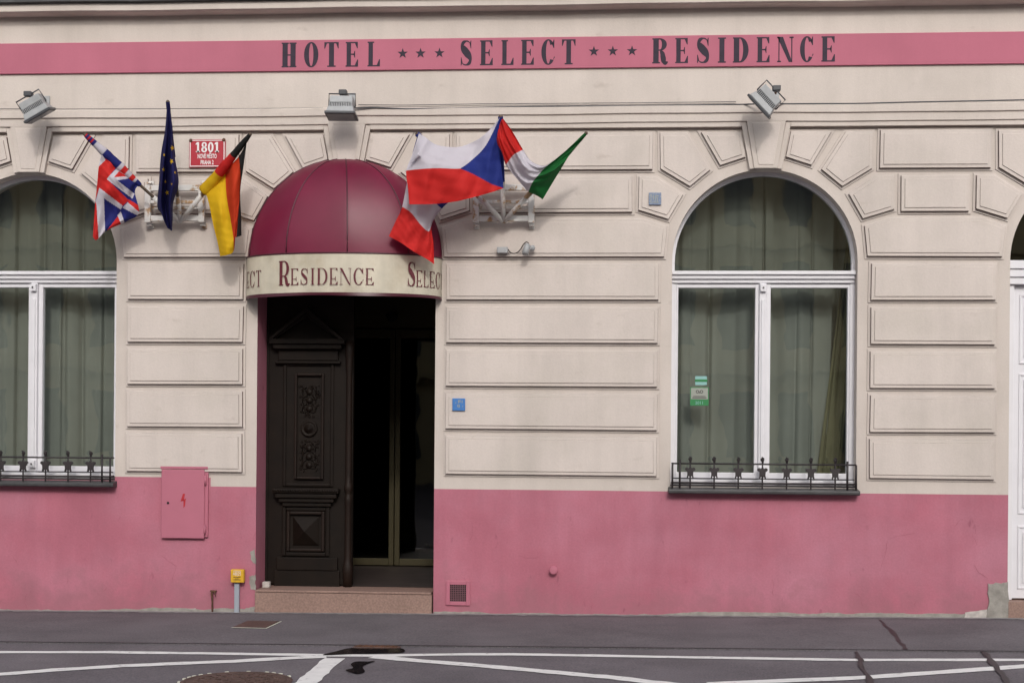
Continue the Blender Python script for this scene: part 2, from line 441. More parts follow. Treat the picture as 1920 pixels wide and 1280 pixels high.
b = MB(); vs = []
for i in range(401):
    x = -8 + 15 * i / 400
    vs += [(x, -.004, gz(x) + .004), (x, -.075 - .05 * random.random(), gz(x) + .004)]
o = b.grid(vs, 2, 401, smooth=False).build('pavement_edge', DUST, recalc=False); o['kind'] = 'structure'
o = groundribbon([(-60, 1206.5), (400, 1208), (960, 1211), (1500, 1216), (1990, 1219)], .014, .002, .5); 
vs = o.v; o.v = [(p[0], KY + (.006 if i % 2 else -.008), gz(p[0]) + .003) for i, p in enumerate(vs)]
o = o.build('pavement_joint', TAR, recalc=False); o['kind'] = 'structure'
# covers
def cover_hatch():
    P = [G(432, 1177), G(463, 1163.5), G(529, 1165), G(500, 1178.5)]
    c = sum(P, Vector()) / 4
    t = thing('access_hatch', 'small rectangular rust-brown hatch lid with worn white edging in the pavement', 'hatch', c)
    b = MB(); Q = [c + (p - c) * .90 for p in P]
    b.add([q + Vector((0, 0, .008)) for q in Q] + [q - Vector((0, 0, .02)) for q in Q], [(0, 1, 2, 3), (0, 4, 5, 1), (1, 5, 6, 2), (2, 6, 7, 3), (3, 7, 4, 0)])
    b.build('lid', LIDM, t)
    b = MB()
    for i in (0, 1, 2, 3):
        w = 1.0 if i in (2, 3) else .3
        a, d = P[i], P[(i + 1) % 4]; qa, qd = c + (a - c) * (.92), c + (d - c) * (.92)
        a2, d2 = qa + (a - qa) * w, qd + (d - qd) * w
        b.add([qa + Vector((0, 0, .006)), qd + Vector((0, 0, .006)), d2 + Vector((0, 0, .005)), a2 + Vector((0, 0, .005))], [(0, 1, 2, 3)])
    b.build('edging', LIDW, t)
cover_hatch()
def manhole():
    c = G(443, 1278, -.012); r = .345
    t = thing('manhole_cover', 'round rust-brown cast iron manhole cover in the road at the bottom edge', 'manhole cover', c)
    M = Matrix.Translation(c) @ Matrix.Rotation(-math.atan(SL), 4, 'Y')
    b = MB(); b.lathe([(r, -.02), (r, .006), (r - .012, .012), (r - .03, .012), (r - .036, .004)], M, 48)
    for k in range(40):
        a = 2 * math.pi * (k + random.uniform(-.3, .3)) / 40
        if random.random() < .6: b.box(r - .004, r + .010, -.012, .012, .004, .0125, 1, M=M @ Matrix.Rotation(a, 4, 'Z'))
    b.build('rim', [LIDM, LIDW], t)
    b = MB(); b.lathe([(r - .04, -.01), (r - .04, .009)], M, 48)
    for rr in (.07, .13, .19, .25):
        n = int(rr * 90)
        for k in range(n):
            a = 2 * math.pi * k / n
            b.box(rr - .014, rr + .014, -.012, .012, .0088, .015, M=M @ Matrix.Rotation(a, 4, 'Z'))
    b.build('lid', LIDM, t, auto=30)
manhole()
def drain():
    c = G(705, 1212, 0)
    c = Vector((c.x, KY - .05, gz(c.x) - .012))
    t = thing('drain_cover', 'small reddish iron drain cover beside the dark puddle at the pavement edge', 'drain cover', c)
    b = MB(); b.box(-.17, .17, -.045, .04, -.02, .010, M=Matrix.Translation(c)); b.build('frame', LIDM, t, bevel=.004)
    b = MB(); b.box(-.15, .15, -.035, .03, -.02, .0135, M=Matrix.Translation(c))
    for k in range(7): b.box(-.13 + k * .04, -.11 + k * .04, -.026, .022, .013, .018, M=Matrix.Translation(c))
    b.build('grate', RUST, t)
drain()

# ------------------------------------------------------------------ the hotel
HB = thing('hotel_building', 'cream and pink stuccoed hotel front with rusticated blocks and round arched openings', 'building')
HW = .775
ZS = Z(490, 1433)
LWX = X(217, 720) - HW
DX = (X(480.5, 760) + X(816.5, 760)) / 2
RWX = (X(1260.5, 700) + X(1604.5, 700)) / 2
SDX = X(1891.5, 800) + HW
ZSILL_R, ZSILL_L = Z(913, 1433), Z(899, 110)
ZDOOR = Z(1107, 648)
ZSD = Z(1126, 1905)
FX0, FX1, FZ1 = -7.6, 6.4, 6.6
opens = [(LWX, HW, ZSILL_L, ZS), (DX, HW, -.3, ZS), (RWX, HW, ZSILL_R, ZS), (SDX, HW, -.3, ZS)]
PLX = X(395, 905)
def plinth(x):
    if x < PLX: return Z(893.5, 250)
    if x < DX: return Z(912, 440)
    return Z(918, 1000)

def build_wall():
    up, lo = MB(), MB()
    xs = sorted({FX0, FX1, PLX} | {c - h for c, h, _, _ in opens} | {c + h for c, h, _, _ in opens})
    for i in range(len(xs) - 1):
        a, d = xs[i], xs[i + 1]; m = (a + d) / 2; pz = plinth(m)
        op = [o for o in opens if abs(m - o[0]) < o[1]]
        def q(mb, z0, z1):
            if z1 > z0: mb.add([(a, 0, z0), (d, 0, z0), (d, 0, z1), (a, 0, z1)], [(0, 1, 2, 3)])
        if not op:
            q(lo, -.4, pz); q(up, pz, FZ1)
        else:
            c, h, zb, zs = op[0]
            q(lo, -.4, min(pz, zb)); q(up, pz, zb)
            n = 40
            for k in range(n):
                t0, t1 = math.pi * (1 - k / n), math.pi * (1 - (k + 1) / n)
                p0, p1 = (c + h * math.cos(t0), zs + h * math.sin(t0)), (c + h * math.cos(t1), zs + h * math.sin(t1))
                up.add([(p0[0], 0, p0[1]), (p1[0], 0, p1[1]), (p1[0], 0, FZ1), (p0[0], 0, FZ1)], [(0, 1, 2, 3)])
    # reveals
    rev = MB()
    for idx, (c, h, zb, zs) in enumerate(opens):
        dep = .36 if idx == 1 else .32
        path = [(c - h, zb)] + [(c + h * math.cos(math.pi * (1 - k / 40)), zs + h * math.sin(math.pi * (1 - k / 40))) for k in range(41)] + [(c + h, zb)]
        for k in range(len(path) - 1):
            p, r_ = path[k], path[k + 1]
            tgt = rev if idx == 1 else up
            tgt.add([(p[0], 0, p[1]), (r_[0], 0, r_[1]), (r_[0], dep, r_[1]), (p[0], dep, p[1])], [(0, 1, 2, 3)])
        if idx in (0, 2):
            up.add([(c - h, 0, zb), (c - h, dep, zb), (c + h, dep, zb), (c + h, 0, zb)], [(0, 1, 2, 3)])
    up.build('facade_wall', CREAM, HB, recalc=False)
    lo.build('base_wall', PINK, HB, recalc=False)
    rev.build('door_reveal', PINK, HB, recalc=False)
    # closed shell behind
    b = MB(); x0, x1, y1, z0, z1 = FX0, FX1, 8.0, -.4, FZ1
    b.add([(x0, 0, z0), (x0, y1, z0), (x0, y1, z1), (x0, 0, z1)], [(0, 1, 2, 3)])
    b.add([(x1, 0, z0), (x1, y1, z0), (x1, y1, z1), (x1, 0, z1)], [(0, 1, 2, 3)])
    b.add([(x0, y1, z0), (x1, y1, z0), (x1, y1, z1), (x0, y1, z1)], [(0, 1, 2, 3)])
    b.build('side_wall', CREAM, HB)
    b = MB(); b.add([(x0 - .2, -.2, z1), (x1 + .2, -.2, z1), (x1 + .2, y1, z1 + 1.5), (x0 - .2, y1, z1 + 1.5)], [(0, 1, 2, 3)])
    b.build('roof', ZINC, HB)
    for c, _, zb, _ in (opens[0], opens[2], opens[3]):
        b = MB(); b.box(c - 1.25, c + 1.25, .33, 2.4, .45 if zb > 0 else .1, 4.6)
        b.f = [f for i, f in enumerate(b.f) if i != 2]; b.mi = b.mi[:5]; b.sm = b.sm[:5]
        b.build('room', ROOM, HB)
build_wall()

# mouldings above the arches: one profile, broken by the keystones
zl = lambda y0, y=0.0: Z(y0, 0, y)
ZL1, ZL2, ZL3, ZL4 = zl(208, -.078), zl(224, -.064), zl(239.5, -.052), zl(248, -.048)
def long_box(name, z0, z1, y, m, bev=.004):
    b = MB(); b.box(FX0 - .02, FX1 + .02, y, .06, z0, z1); return b.build(name, m, HB, bevel=bev)
long_box('frieze', ZL1, zl(22, -.1), -.042, CREAM)
# string course steps as one profile
def profile(name, pts, m, x0=FX0 - .03, x1=FX1 + .03, top_grime=False):
    b = MB(); n = len(pts)
    nx = 60
    vs = []
    for i in range(nx + 1):
        x = x0 + (x1 - x0) * i / nx
        w = .0022 * math.sin(x * 2.1) + .0015 * math.sin(x * 5.3 + 1)
        vs += [(x, y, z + w) for y, z in pts]
    fs = [(i * n + k, i * n + k + 1, (i + 1) * n + k + 1, (i + 1) * n + k) for i in range(nx) for k in range(n - 1)]
    b.add(vs, fs)
    if top_grime:
        for i in range(0, len(b.f), n - 1): b.mi[i] = 1
    return b.build(name, m, HB, recalc=False)
profile('string_course', [(.05, ZL2 - .0), (-.064, ZL2), (-.078, ZL2 + .006), (-.078, ZL1 - .006), (-.070, ZL1 + .002), (-.035, ZL1 + .008)][::-1], [CREAM, GRIME], top_grime=True)
profile('string_course', [(.05, ZL3), (-.052, ZL3), (-.062, ZL3 + .005), (-.062, ZL2 + .01)][::-1], CREAM)
profile('cornice', [(.05, zl(25, -.18)), (-.155, zl(25, -.18)), (-.18, zl(22.5, -.18)), (-.18, zl(9, -.18)), (-.165, zl(7, -.18)), (-.02, zl(7, -.18) + .01)][::-1], CREAM)
profile('cornice_flashing', [(-.02, zl(7.2, -.2)), (-.215, zl(7.2, -.2)), (-.22, zl(6.2, -.2)), (-.22, zl(-9, -.2)), (-.05, zl(-14, -.2))][::-1], ZINC)
ZB0, ZB1 = zl(139, -.064), zl(82, -.064)
FB = MB(); FB.box(FX0, FX1, -.064, .02, ZB0, ZB1); FB = FB.build('fascia_band', PINKB, HB, bevel=.003)
KST = []
for c in (LWX, DX, RWX, SDX):
    zt, zb = ZL3 + .02, ZS + HW + (.0 if c != DX else .0)
    b = MB()
    tw, bw = .165, .098
    b.prism([(c - bw, zb), (c + bw, zb), (c + tw, zt), (c - tw, zt)], -.0605, .03)
    # incised panel: frame a few mm proud of its field
    b.build('keystone', CREAM, HB, bevel=.004)
    b = MB(); b.prism([(c - bw + .035, zb + .028), (c + bw - .035, zb + .028), (c + tw - .045, zt - .03), (c - tw + .045, zt - .03)], -.0655, -.05)
    b.build('keystone_panel', CREAMK, HB, bevel=.004)
    for s in (-1, 1):
        b = MB()
        P = [(c + s * bw, zb), (c + s * (bw + .036), zb - .006), (c + s * (tw + .044), zt - .02), (c + s * tw, zt - .02)]
        b.prism(P if s > 0 else P[::-1], -.046, .03); b.build('keystone_return', CREAM, HB, bevel=.003)
edges = [FX0 - .02] + [v for c in (LWX, DX, RWX, SDX) for v in (c - .205, c + .205)] + [FX1 + .02]
for i in range(0, len(edges), 2):
    b = MB(); b.box(edges[i], edges[i + 1], -.048, .02, ZL4, ZL3 + .004); b.build('lower_moulding', CREAM, HB, bevel=.003)

# --- rusticated blocks
def inset(poly, d):
    n = len(poly); out = []
    for i in range(n):
        p0, p1, p2 = Vector(poly[i - 1]), Vector(poly[i]), Vector(poly[(i + 1) % n])
        e1, e2 = (p1 - p0).normalized(), (p2 - p1).normalized()
        n1, n2 = Vector((-e1.y, e1.x)), Vector((-e2.y, e2.x))
        k = 1 + n1.dot(n2)
        out.append(p1 + (n1 + n2) * (d / max(k, .35)))
    return out
def ccw(poly):
    a = sum(poly[i - 1][0] * poly[i][1] - poly[i][0] * poly[i - 1][1] for i in range(len(poly)))
    return poly if a > 0 else poly[::-1]
def block(poly):
    poly = ccw([(p[0], p[1]) for p in poly])
    # small irregularities of hand-run plaster
    poly = [(x + random.uniform(-.004, .004), z + random.uniform(-.003, .003)) for x, z in poly]
    rings = [(0, .003), (0.001, -.008), (.021, -.010), (.0225, -.033), (.025, -.0365), (.050, -.037), (.0515, -.0435), (.054, -.0445)]
    b = MB(); n = len(poly); vs = []
    for d, y in rings:
        vs += [(p[0], y, p[1]) for p in inset(poly, d)]
    fs, mi = [], []
    for r in range(len(rings) - 1):
        for k in range(n):
            b_ = (r * n + k, r * n + (k + 1) % n, (r + 1) * n + (k + 1) % n, (r + 1) * n + k)
            fs.append(b_)
    fs.append(tuple((len(rings) - 1) * n + k for k in range(n)))
    b.add(vs, fs)
    nf = len(b.f)
    for i in range(nf):
        r = i // n
        if r in (0, 2, 5) and i < (len(rings) - 1) * n: b.mi[i] = 1
    return b.build('rusticated_block', [CREAMK, GRIME], HB, recalc=False)
def pxb(pts): block([(W(*p).x, W(*p).z) for p in pts])
ZR = [Z(y, 1040) for y in (0,)]
rows = [(490, 567.5), (571.5, 648), (652, 728.7), (733, 809.6), (813, 895)]
rz = [(Z(b_, 1037), Z(a_, 1037)) for a_, b_ in rows]
zA, zB, zC = (Z(325, 1037), ZL4 - .012), (Z(404, 1037), Z(328.5, 1037)), (Z(487, 1037), Z(406.5, 1037))
piers = [(X(236, 700), X(461, 700)), (X(832.5, 700), X(1237, 700)), (X(1626, 700), X(1869, 700))]
for x0, x1 in piers:
    for z0, z1 in rz:
        block([(x0, z0), (x1, z0), (x1, z1), (x0, z1)])
x0 = FX0; x1 = LWX - HW - .09
for z0, z1 in rz: block([(x0 + .05, z0), (x1, z0), (x1, z1), (x0 + .05, z1)])
x0 = SDX + HW + .09; x1 = FX1 - .05
for z0, z1 in rz: block([(x0, z0), (x1, z0), (x1, z1), (x0, z1)])
# voussoirs (relative to arch centre / springing), measured on the right-hand window, mirrored
def P2(px, py): w = W(px, py); return (w.x - RWX, w.z)
V1 = [P2(1478, 243), P2(1566, 243), P2(1523, 317), P2(1467, 299)]
V1 = [(x, min(z, ZL4 - .012)) for x, z in V1]
V2 = [P2(1582, 243), P2(1640, 243), P2(1639, 319), P2(1577, 356), P2(1533, 320)]
V2 = [(x, min(z, ZL4 - .012)) if i < 2 else (x, z) for i, (x, z) in enumerate(V2)]
V3 = [P2(1583, 363), P2(1640, 326), P2(1679, 325), P2(1680, 397), P2(1614, 417)]
X2, X3, XV3 = V2[1][0], V3[2][0], V3[4][0]
for c in (LWX, DX, RWX, SDX):
    for s in (-1, 1):
        for V in (V1, V2, V3):
            block([(c + s * x, z) for x, z in V])
# courses between the arches
Cs = [FX0 - 2.2, LWX, DX, RWX, SDX, FX1 + 2.2]
for i in range(len(Cs) - 1):
    a, d = Cs[i], Cs[i + 1]
    e = .018
    xa, xd = (a + X2 + e, d - X2 - e)
    if i == 0: xa = FX0 + .05
    if i == 4: xd = FX1 - .05
    if xd - xa > .12: block([(xa, zA[0]), (xd, zA[0]), (xd, zA[1]), (xa, zA[1])])
    xa, xd = (a + X3 + e, d - X3 - e)
    if i == 0: xa = FX0 + .05
    if i == 4: xd = FX1 - .05
    if xd - xa > .12: block([(xa, zB[0]), (xd, zB[0]), (xd, zB[1]), (xa, zB[1])])
    l, r_ = a + XV3, d - XV3
    if i == 0: l = FX0 + .05
    if i == 4: r_ = FX1 - .05
    lt, rt = l + .22, r_ - .22
    zsl = zC[1] - .075
    block([(l + .03, zC[0]), (r_ - .03, zC[0]), (r_, zsl), (rt, zC[1]), (lt, zC[1]), (l, zsl)])

# --- painted words on the band
def band_text():
    b = MB()
    L = [('H', 528, 556), ('O', 570, 597), ('T', 608, 635), ('E', 648, 671.5), ('L', 689, 712.5),
         ('S', 863, 885), ('E', 900, 924), ('L', 940, 963), ('E', 977, 1001), ('C', 1015, 1040), ('T', 1053.5, 1079),
         ('R', 1223, 1252.5), ('E', 1266, 1290), ('S', 1306, 1330), ('I', 1346, 1361), ('D', 1374, 1403.5), ('E', 1418.5, 1443), ('N', 1457, 1488), ('C', 1500, 1525), ('E', 1540, 1565.5)]
    y = -.0653
    for ch, a, d in L:
        t = (a - 528) / 1037; b = MB()
        bh = ZB1 - ZB0; z1, z0 = ZB1 - .085 * bh, ZB0 + .115 * bh
        xa, xd = W(a, 105, y).x, W(d, 105, y).x
        for p in glyph(ch, {'I': .42}.get(ch, .35), .055, .5):
            b.flat([(xa + q[0] * (xd - xa), y, z0 + q[1] * (z1 - z0)) for q in p])
        b.build('painted_letter', INK, FB, recalc=False)
    for sx in (755, 788.5, 824, 1113.5, 1149, 1185):
        b = MB(); cy = 105 - 4.5 * (sx - 755) / 430
        c = W(sx, cy, y); c.z = (ZB0 + ZB1) / 2 + .006; h = .047
        for p in glyph('*'):
            b.flat([(c.x + (q[0] - .5) * 2 * h, y, c.z + (q[1] - .5) * 2 * h) for q in p])
        b.build('painted_star', INK, FB, recalc=False)
band_text()

# --- windows
YW = .135
def arch_pts(c, h, zs, n=40): return [(c + h * math.cos(math.pi * (1 - k / n)), zs + h * math.sin(math.pi * (1 - k / n))) for k in range(n + 1)]
ZT0, ZT1 = Z(531.5, 1433, YW), Z(509.5, 1433, YW)      # transom
def window(c, zb, sweep):
    b = MB(); fw = .042
    # jambs and arched head
    for s in (-1, 1):
        x0, x1 = sorted((c + s * HW, c + s * (HW - fw)))
        b.box(x0, x1, YW - .02, YW + .07, zb, ZT0 - .001)
    A, B = arch_pts(c, HW - .001, ZS), arch_pts(c, HW - .028, ZS)
    b.box(c - HW, c - HW + .028, YW - .01, YW + .06, ZT1, ZS); b.box(c + HW - .028, c + HW, YW - .01, YW + .06, ZT1, ZS)
    n = len(A); vs = [(p[0], YW - .01, p[1]) for p in A] + [(p[0], YW - .01, p[1]) for p in B] + [(p[0], YW + .06, p[1]) for p in B]
    b.add(vs, [(i, i + 1, n + i + 1, n + i) for i in range(n - 1)] + [(n + i, n + i + 1, 2 * n + i + 1, 2 * n + i) for i in range(n - 1)])
    fr = b.build('window', WHITE, HB, bevel=.004)
    b = MB()
    th = ZT1 - ZT0
    for k, (a, d, y) in enumerate(((0, .30, -.035), (.33, .64, -.055), (.67, 1.0, -.075))):
        b.box(c - HW + .002, c + HW - .002, YW + y, YW + .08, ZT0 + th * a, ZT0 + th * d)
    b.build('transom', WHITE, fr, bevel=.006)
    zr = zb + .118                                       # top of bottom rail
    b = MB(); b.box(c - .030, c + .030, YW - .045, YW + .06, zb + .03, ZT0 - .002)
    b.box(c - .014, c + .014, YW - .058, YW - .04, zb + .20, ZT0 - .14)
    b.build('mullion', WHITE, fr, bevel=.005)
    for zz in (ZT0 - .075, zb + .105):
        b = MB(); b.box(c - .025, c + .025, YW - .075, YW - .044, zz, zz + .062)
        b.lathe([(.007, 0), (.007, .012), (.003, .016)], Matrix.Translation((c, YW - .075, zz + .032)) @ Matrix.Rotation(R(90), 4, 'X'), 10, 1)
        b.build('latch_block', [WHITE, IRON], fr, bevel=.004)
    for s in (-1, 1):
        xi, xo = c + s * .030, c + s * (HW - fw)
        x0, x1 = min(xi, xo), max(xi, xo)
        b = MB()
        w1 = .038 if s > 0 else .032
        for (u0, u1) in ((x0, x0 + (w1 if s > 0 else .018)), (x1 - (.018 if s > 0 else w1), x1)):
            b.box(u0, u1, YW - .015, YW + .045, zb + .06, ZT0 - .003)
        b.box(x0, x1, YW - .012, YW + .042, ZT0 - .038, ZT0 - .004)
        b.box(x0, x1, YW - .012, YW + .042, zb + .06, zr)
        b.build('sash', WHITE, fr, bevel=.005)
        b = MB(); b.add([(x0, YW + .02, zb + .06), (x1, YW + .02, zb + .06), (x1, YW + .02, ZT0 - .01), (x0, YW + .02, ZT0 - .01)], [(0, 1, 2, 3)])
        b.build('pane', GLASS, fr, recalc=False)
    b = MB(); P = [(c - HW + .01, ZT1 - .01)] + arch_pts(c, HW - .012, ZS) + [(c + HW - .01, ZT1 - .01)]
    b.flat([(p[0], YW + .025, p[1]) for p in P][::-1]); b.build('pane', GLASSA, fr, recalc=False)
    b = MB()
    b.box(c - HW + .002, c + HW - .002, YW - .03, YW + .06, zb + .002, zb + .030)
    b.box(c - HW + .002, c + HW - .002, YW - .06, YW + .055, zb + .032, zb + .058)
    b.build('bottom_rail', WHITE, fr, bevel=.005)
    # curtains: two hung widths of cloth with deep folds
    def cloth(x0, x1, z0, z1, y, amp, seed, m, pull=0.0, taper=0.0, pitch=.17):
        rnd = random.Random(seed); nu, nv = 260, 22
        ph = [rnd.uniform(0, 6.28) for _ in range(7)]; fr_ = [rnd.uniform(9, 16), rnd.uniform(17, 26), rnd.uniform(34, 46), rnd.uniform(5, 8)]
        gr, xx = [], x0 - .05
        while xx < x1 + .05:
            xx += rnd.uniform(.45, 1.5) * pitch; gr.append((xx, rnd.uniform(.008, .028), rnd.uniform(.008, .055), rnd.uniform(-.02, .02)))
        P = []
        for j in range(nv):
            tz = j / (nv - 1)
            for i in range(nu):
                tx = i / (nu - 1); xx = x0 + (x1 - x0) * tx
                x = xx + pull * (1 - tz) ** 2.2 * tx ** 3 + taper * tz * (1 - tx)
                d = amp * (.6 + .4 * (1 - tz)) * (math.sin(fr_[0] * xx + ph[0] + .5 * tz) + .9 * abs(math.sin(fr_[1] * .5 * xx + ph[1] - .4 * tz)) + .3 * math.sin(fr_[2] * xx + ph[2]) + .7 * math.sin(fr_[3] * xx + ph[3]))
                for gx, gw, gd, gs in gr:
                    q = (xx - gx - gs * tz) / gw
                    if abs(q) < 3: d += gd * math.exp(-q * q)
                P.append((x, y + d, z0 + (z1 - z0) * tz))
        b = MB(); b.grid(P, nu, nv); return b.build('curtain', m, fr, recalc=False)
    zc0, zc1 = zb + .0, ZS + .80
    cloth(c - HW - .05, c + .12, zc0, zc1, .42, .026, int(c * 100) + 3, CURT)
    if sweep:
        cloth(c + .02, c + HW - .13, zc0, zc1, .46, .026, 31, CURT, -.06)
        cloth(c + HW - .27, c + HW + .02, zc0, ZS + .3, .42, .020, 5, CURTD, -.10, .26, .06)
        cloth(c + HW - .17, c + HW + .05, zc0, zc1, .56, .020, 9, CURT, 0)
    else:
        cloth(c + .02, c + HW + .02, zc0, zc1, .46, .026, int(c * 100) + 11, CURT)
    # sloping metal sill
    b = MB(); y0 = -.105
    b.add([(c - HW - .02, YW - .03, zb + .012), (c + HW + .02, YW - .03, zb + .012), (c + HW + .02, y0, zb - .022), (c - HW - .02, y0, zb - .022),
           (c - HW - .02, y0, zb - .054), (c + HW + .02, y0, zb - .054), (c + HW + .02, y0 + .02, zb - .060), (c - HW - .02, y0 + .02, zb - .060),
           (c + HW + .02, .02, zb - .06), (c - HW - .02, .02, zb - .06)],
          [(0, 1, 2, 3), (3, 2, 5, 4), (4, 5, 6, 7), (7, 6, 8, 9), (0, 3, 4, 7, 9), (1, 8, 6, 5, 2)])
    b.build('window_sill', ZINC, fr, bevel=.008)
    return fr
window(LWX, ZSILL_L, False)
window(RWX, ZSILL_R, True)

# --- entrance: step, leaf, glazed doors, lobby
b = MB(); b.box(DX - HW - .0, DX + HW - .012, -.02, .40, -.3, ZDOOR - .022); b.box(DX - HW + .004, DX + HW - .016, -.026, .40, ZDOOR - .020, ZDOOR)
b.build('doorstep', GRAN, HB, bevel=.006)
lx0, lx1 = X(499, 800, .36), X(665, 800, .36)
ZTOPD = Z(560, 600, .36) + .35
YD = .345
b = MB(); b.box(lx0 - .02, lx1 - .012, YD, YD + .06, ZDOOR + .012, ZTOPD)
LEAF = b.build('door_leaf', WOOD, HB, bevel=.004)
def dz(py): return Z(py, 580, YD)
def dx(px): return X(px, 800, YD)
def dbox(name, a, d, y0, p0, p1, m=WOOD, bev=.006, par=None):
    b = MB(); b.box(dx(a), dx(d), YD - y0, YD + .01, dz(p1), dz(p0)); return b.build(name, m, par or LEAF, bevel=bev)
dbox('kick_board', 517, 640, .028, 1068, 1100); dbox('kick_board', 522, 636, .040, 1044, 1068)
def frame(name, a, d, p0, p1, w, y0, m=WOOD):
    b = MB(); x0, x1, z0, z1 = dx(a), dx(d), dz(p1), dz(p0)
    b.box(x0, x0 + w, YD - y0, YD, z0, z1); b.box(x1 - w, x1, YD - y0, YD, z0, z1)
    b.box(x0 + w, x1 - w, YD - y0, YD, z0, z0 + w); b.box(x0 + w, x1 - w, YD - y0, YD, z1 - w, z1)
    return b.build(name, m, LEAF, bevel=.008)
frame('panel_moulding', 531, 620, 950, 1042, .035, .022); frame('panel_moulding', 540, 611, 958, 1033, .028, .034, WOODR)
b = MB(); xa, xb, za, zb_ = dx(551), dx(600), dz(1022), dz(968); ap = ((xa + xb) / 2, YD - .085, (za + zb_) / 2)
b.add([(xa, YD - .004, za), (xb, YD - .004, za), (xb, YD - .004, zb_), (xa, YD - .004, zb_), ap], [(0, 1, 4), (1, 2, 4), (2, 3, 4), (3, 0, 4)])
b.build('pyramid_panel', WOOD, LEAF)
for i, (p0, p1, e, y0) in enumerate(((915, 924, 0, .10), (925, 933, 4, .085), (934, 941, 10, .065), (942, 949, 16, .045))):
    dbox('shelf_moulding', 516 + e, 639 - e, y0, p0, p1, WOOD, .008)
b = MB()
for k in range(26): 
    xk = dx(518) + (dx(637) - dx(518)) * (k + .5) / 26
    b.lathe([(.0, -.012), (.010, -.006), (.010, .006), (.0, .012)], Matrix.Translation((xk, YD - .102, dz(919.5))), 6)
b.build('beading', WOOD, LEAF)
frame('panel_moulding', 531, 626, 680, 912, .030, .018); frame('panel_moulding', 553, 608, 700, 898, .022, .034, WOODR)
cx, cz = dx(580), dz(803)
My = lambda x, z, y: Matrix.Translation((x, y, z)) @ Matrix.Rotation(R(90), 4, 'X')
b = MB(); b.lathe([(.075, 0), (.075, .012), (.062, .022), (.055, .012), (.042, .012), (.036, .026), (.024, .030), (.018, .042), (.0, .048)], My(cx, cz, YD - .002), 24)
b.build('carved_rosette', WOOD, LEAF)
rc = random.Random(4)
for s in (-1, 1):
    b = MB()
    b.box(cx - .10, cx + .10, YD - .003, YD + .01, *sorted((cz + s * .095, cz + s * .39)))
    for k in range(1, 4):
        zc = cz + s * (.10 + k * .075)
        b.lathe([(.03, 0), (.028, .012), (.012, .018), (.0, .022)], My(cx, zc, YD - .002), 14)
        for t in (-1, 1):
            pts = [(cx + t * (.028 + .038 * math.sin(a) * (1 - a / 9)), YD - .008, zc + .045 * math.cos(a * 1.1) * (1 - a / 9)) for a in [q * .45 for q in range(12)]]
            b.tube(pts, [.009 * (1 - i / 16) for i in range(12)], 6)
    for k in range(75):
        rr_ = rc.uniform(.006, .013)
        b.lathe([(rr_, 0), (rr_ * .8, .007), (0, .010)], My(cx + rc.uniform(-.09, .09), cz + s * rc.uniform(.105, .38), YD - .002), 7)
    b.build('carved_relief', WOOD, LEAF)
for p0, p1, e, y0 in ((636, 646, -12, .10), (647, 655, -6, .08), (656, 676, 2, .03), (677, 682, -3, .05)):
    dbox('entablature', 520 + e, 636 - e, y0, p0, p1, WOOD, .006)
b = MB()
for s in (-1, 1):
    ax, az = dx(576), dz(578); ex, ez = dx(576 + s * 70), dz(636)
    for off, y0, th in ((0, .10, .045), (.05, .07, .035)):
        P = [(ax, az - off), (ex - s * off * .3, ez - off * .0), (ex - s * (off * .3 + .03), ez - th * .2 - off * .0), (ax, az - off - th)]
        P = ccw(P); b.prism(P, YD - y0, YD)
b.build('pediment', WOOD, LEAF, bevel=.004)
b = MB(); cxl = dx(655)
def dzz(p): return Z(p, 655, YD - .03)
b.lathe([(.040, dzz(1100)), (.040, dzz(1082)), (.046, dzz(1080)), (.046, dzz(1060)), (.036, dzz(1054)), (.031, dzz(1045)), (.029, dzz(945)), (.034, dzz(940)), (.034, dzz(932)),
         (.026, dzz(928)), (.026, dzz(924)), (.036, dzz(918)), (.038, dzz(910)), (.028, dzz(905)), (.030, dzz(890)), (.025, dzz(700)), (.032, dzz(690)), (.032, dzz(670)), (.04, dzz(660)), (.04, dzz(640))],
        Matrix.Translation((cxl, YD - .022, 0)), 18)
b.build('half_column', WOODR, LEAF)
dbox('door_frame', 495, 504, .012, 545, 1104, WOOD)
# lobby
YG = 2.35
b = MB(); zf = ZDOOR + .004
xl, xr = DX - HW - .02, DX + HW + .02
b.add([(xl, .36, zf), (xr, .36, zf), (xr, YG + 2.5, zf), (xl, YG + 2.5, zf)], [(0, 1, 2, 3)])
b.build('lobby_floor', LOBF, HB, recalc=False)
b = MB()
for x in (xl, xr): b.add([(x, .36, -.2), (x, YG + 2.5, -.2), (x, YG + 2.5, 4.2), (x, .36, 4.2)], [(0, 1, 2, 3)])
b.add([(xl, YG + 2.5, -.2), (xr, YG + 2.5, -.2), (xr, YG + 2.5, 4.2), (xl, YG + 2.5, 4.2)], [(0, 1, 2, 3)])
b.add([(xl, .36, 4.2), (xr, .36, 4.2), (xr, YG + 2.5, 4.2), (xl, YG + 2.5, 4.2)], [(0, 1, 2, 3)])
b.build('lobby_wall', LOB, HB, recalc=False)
gt = W(735, 618, YG).z
b = MB(); b.box(xl + .003, xr - .003, YG + .02, YG + .08, gt + .02, 4.19); b.build('over_door_panel', BRASS, HB)
gs = (X(667, 800, YG), X(739.5, 800, YG), X(741, 800, YG), xr - .01)
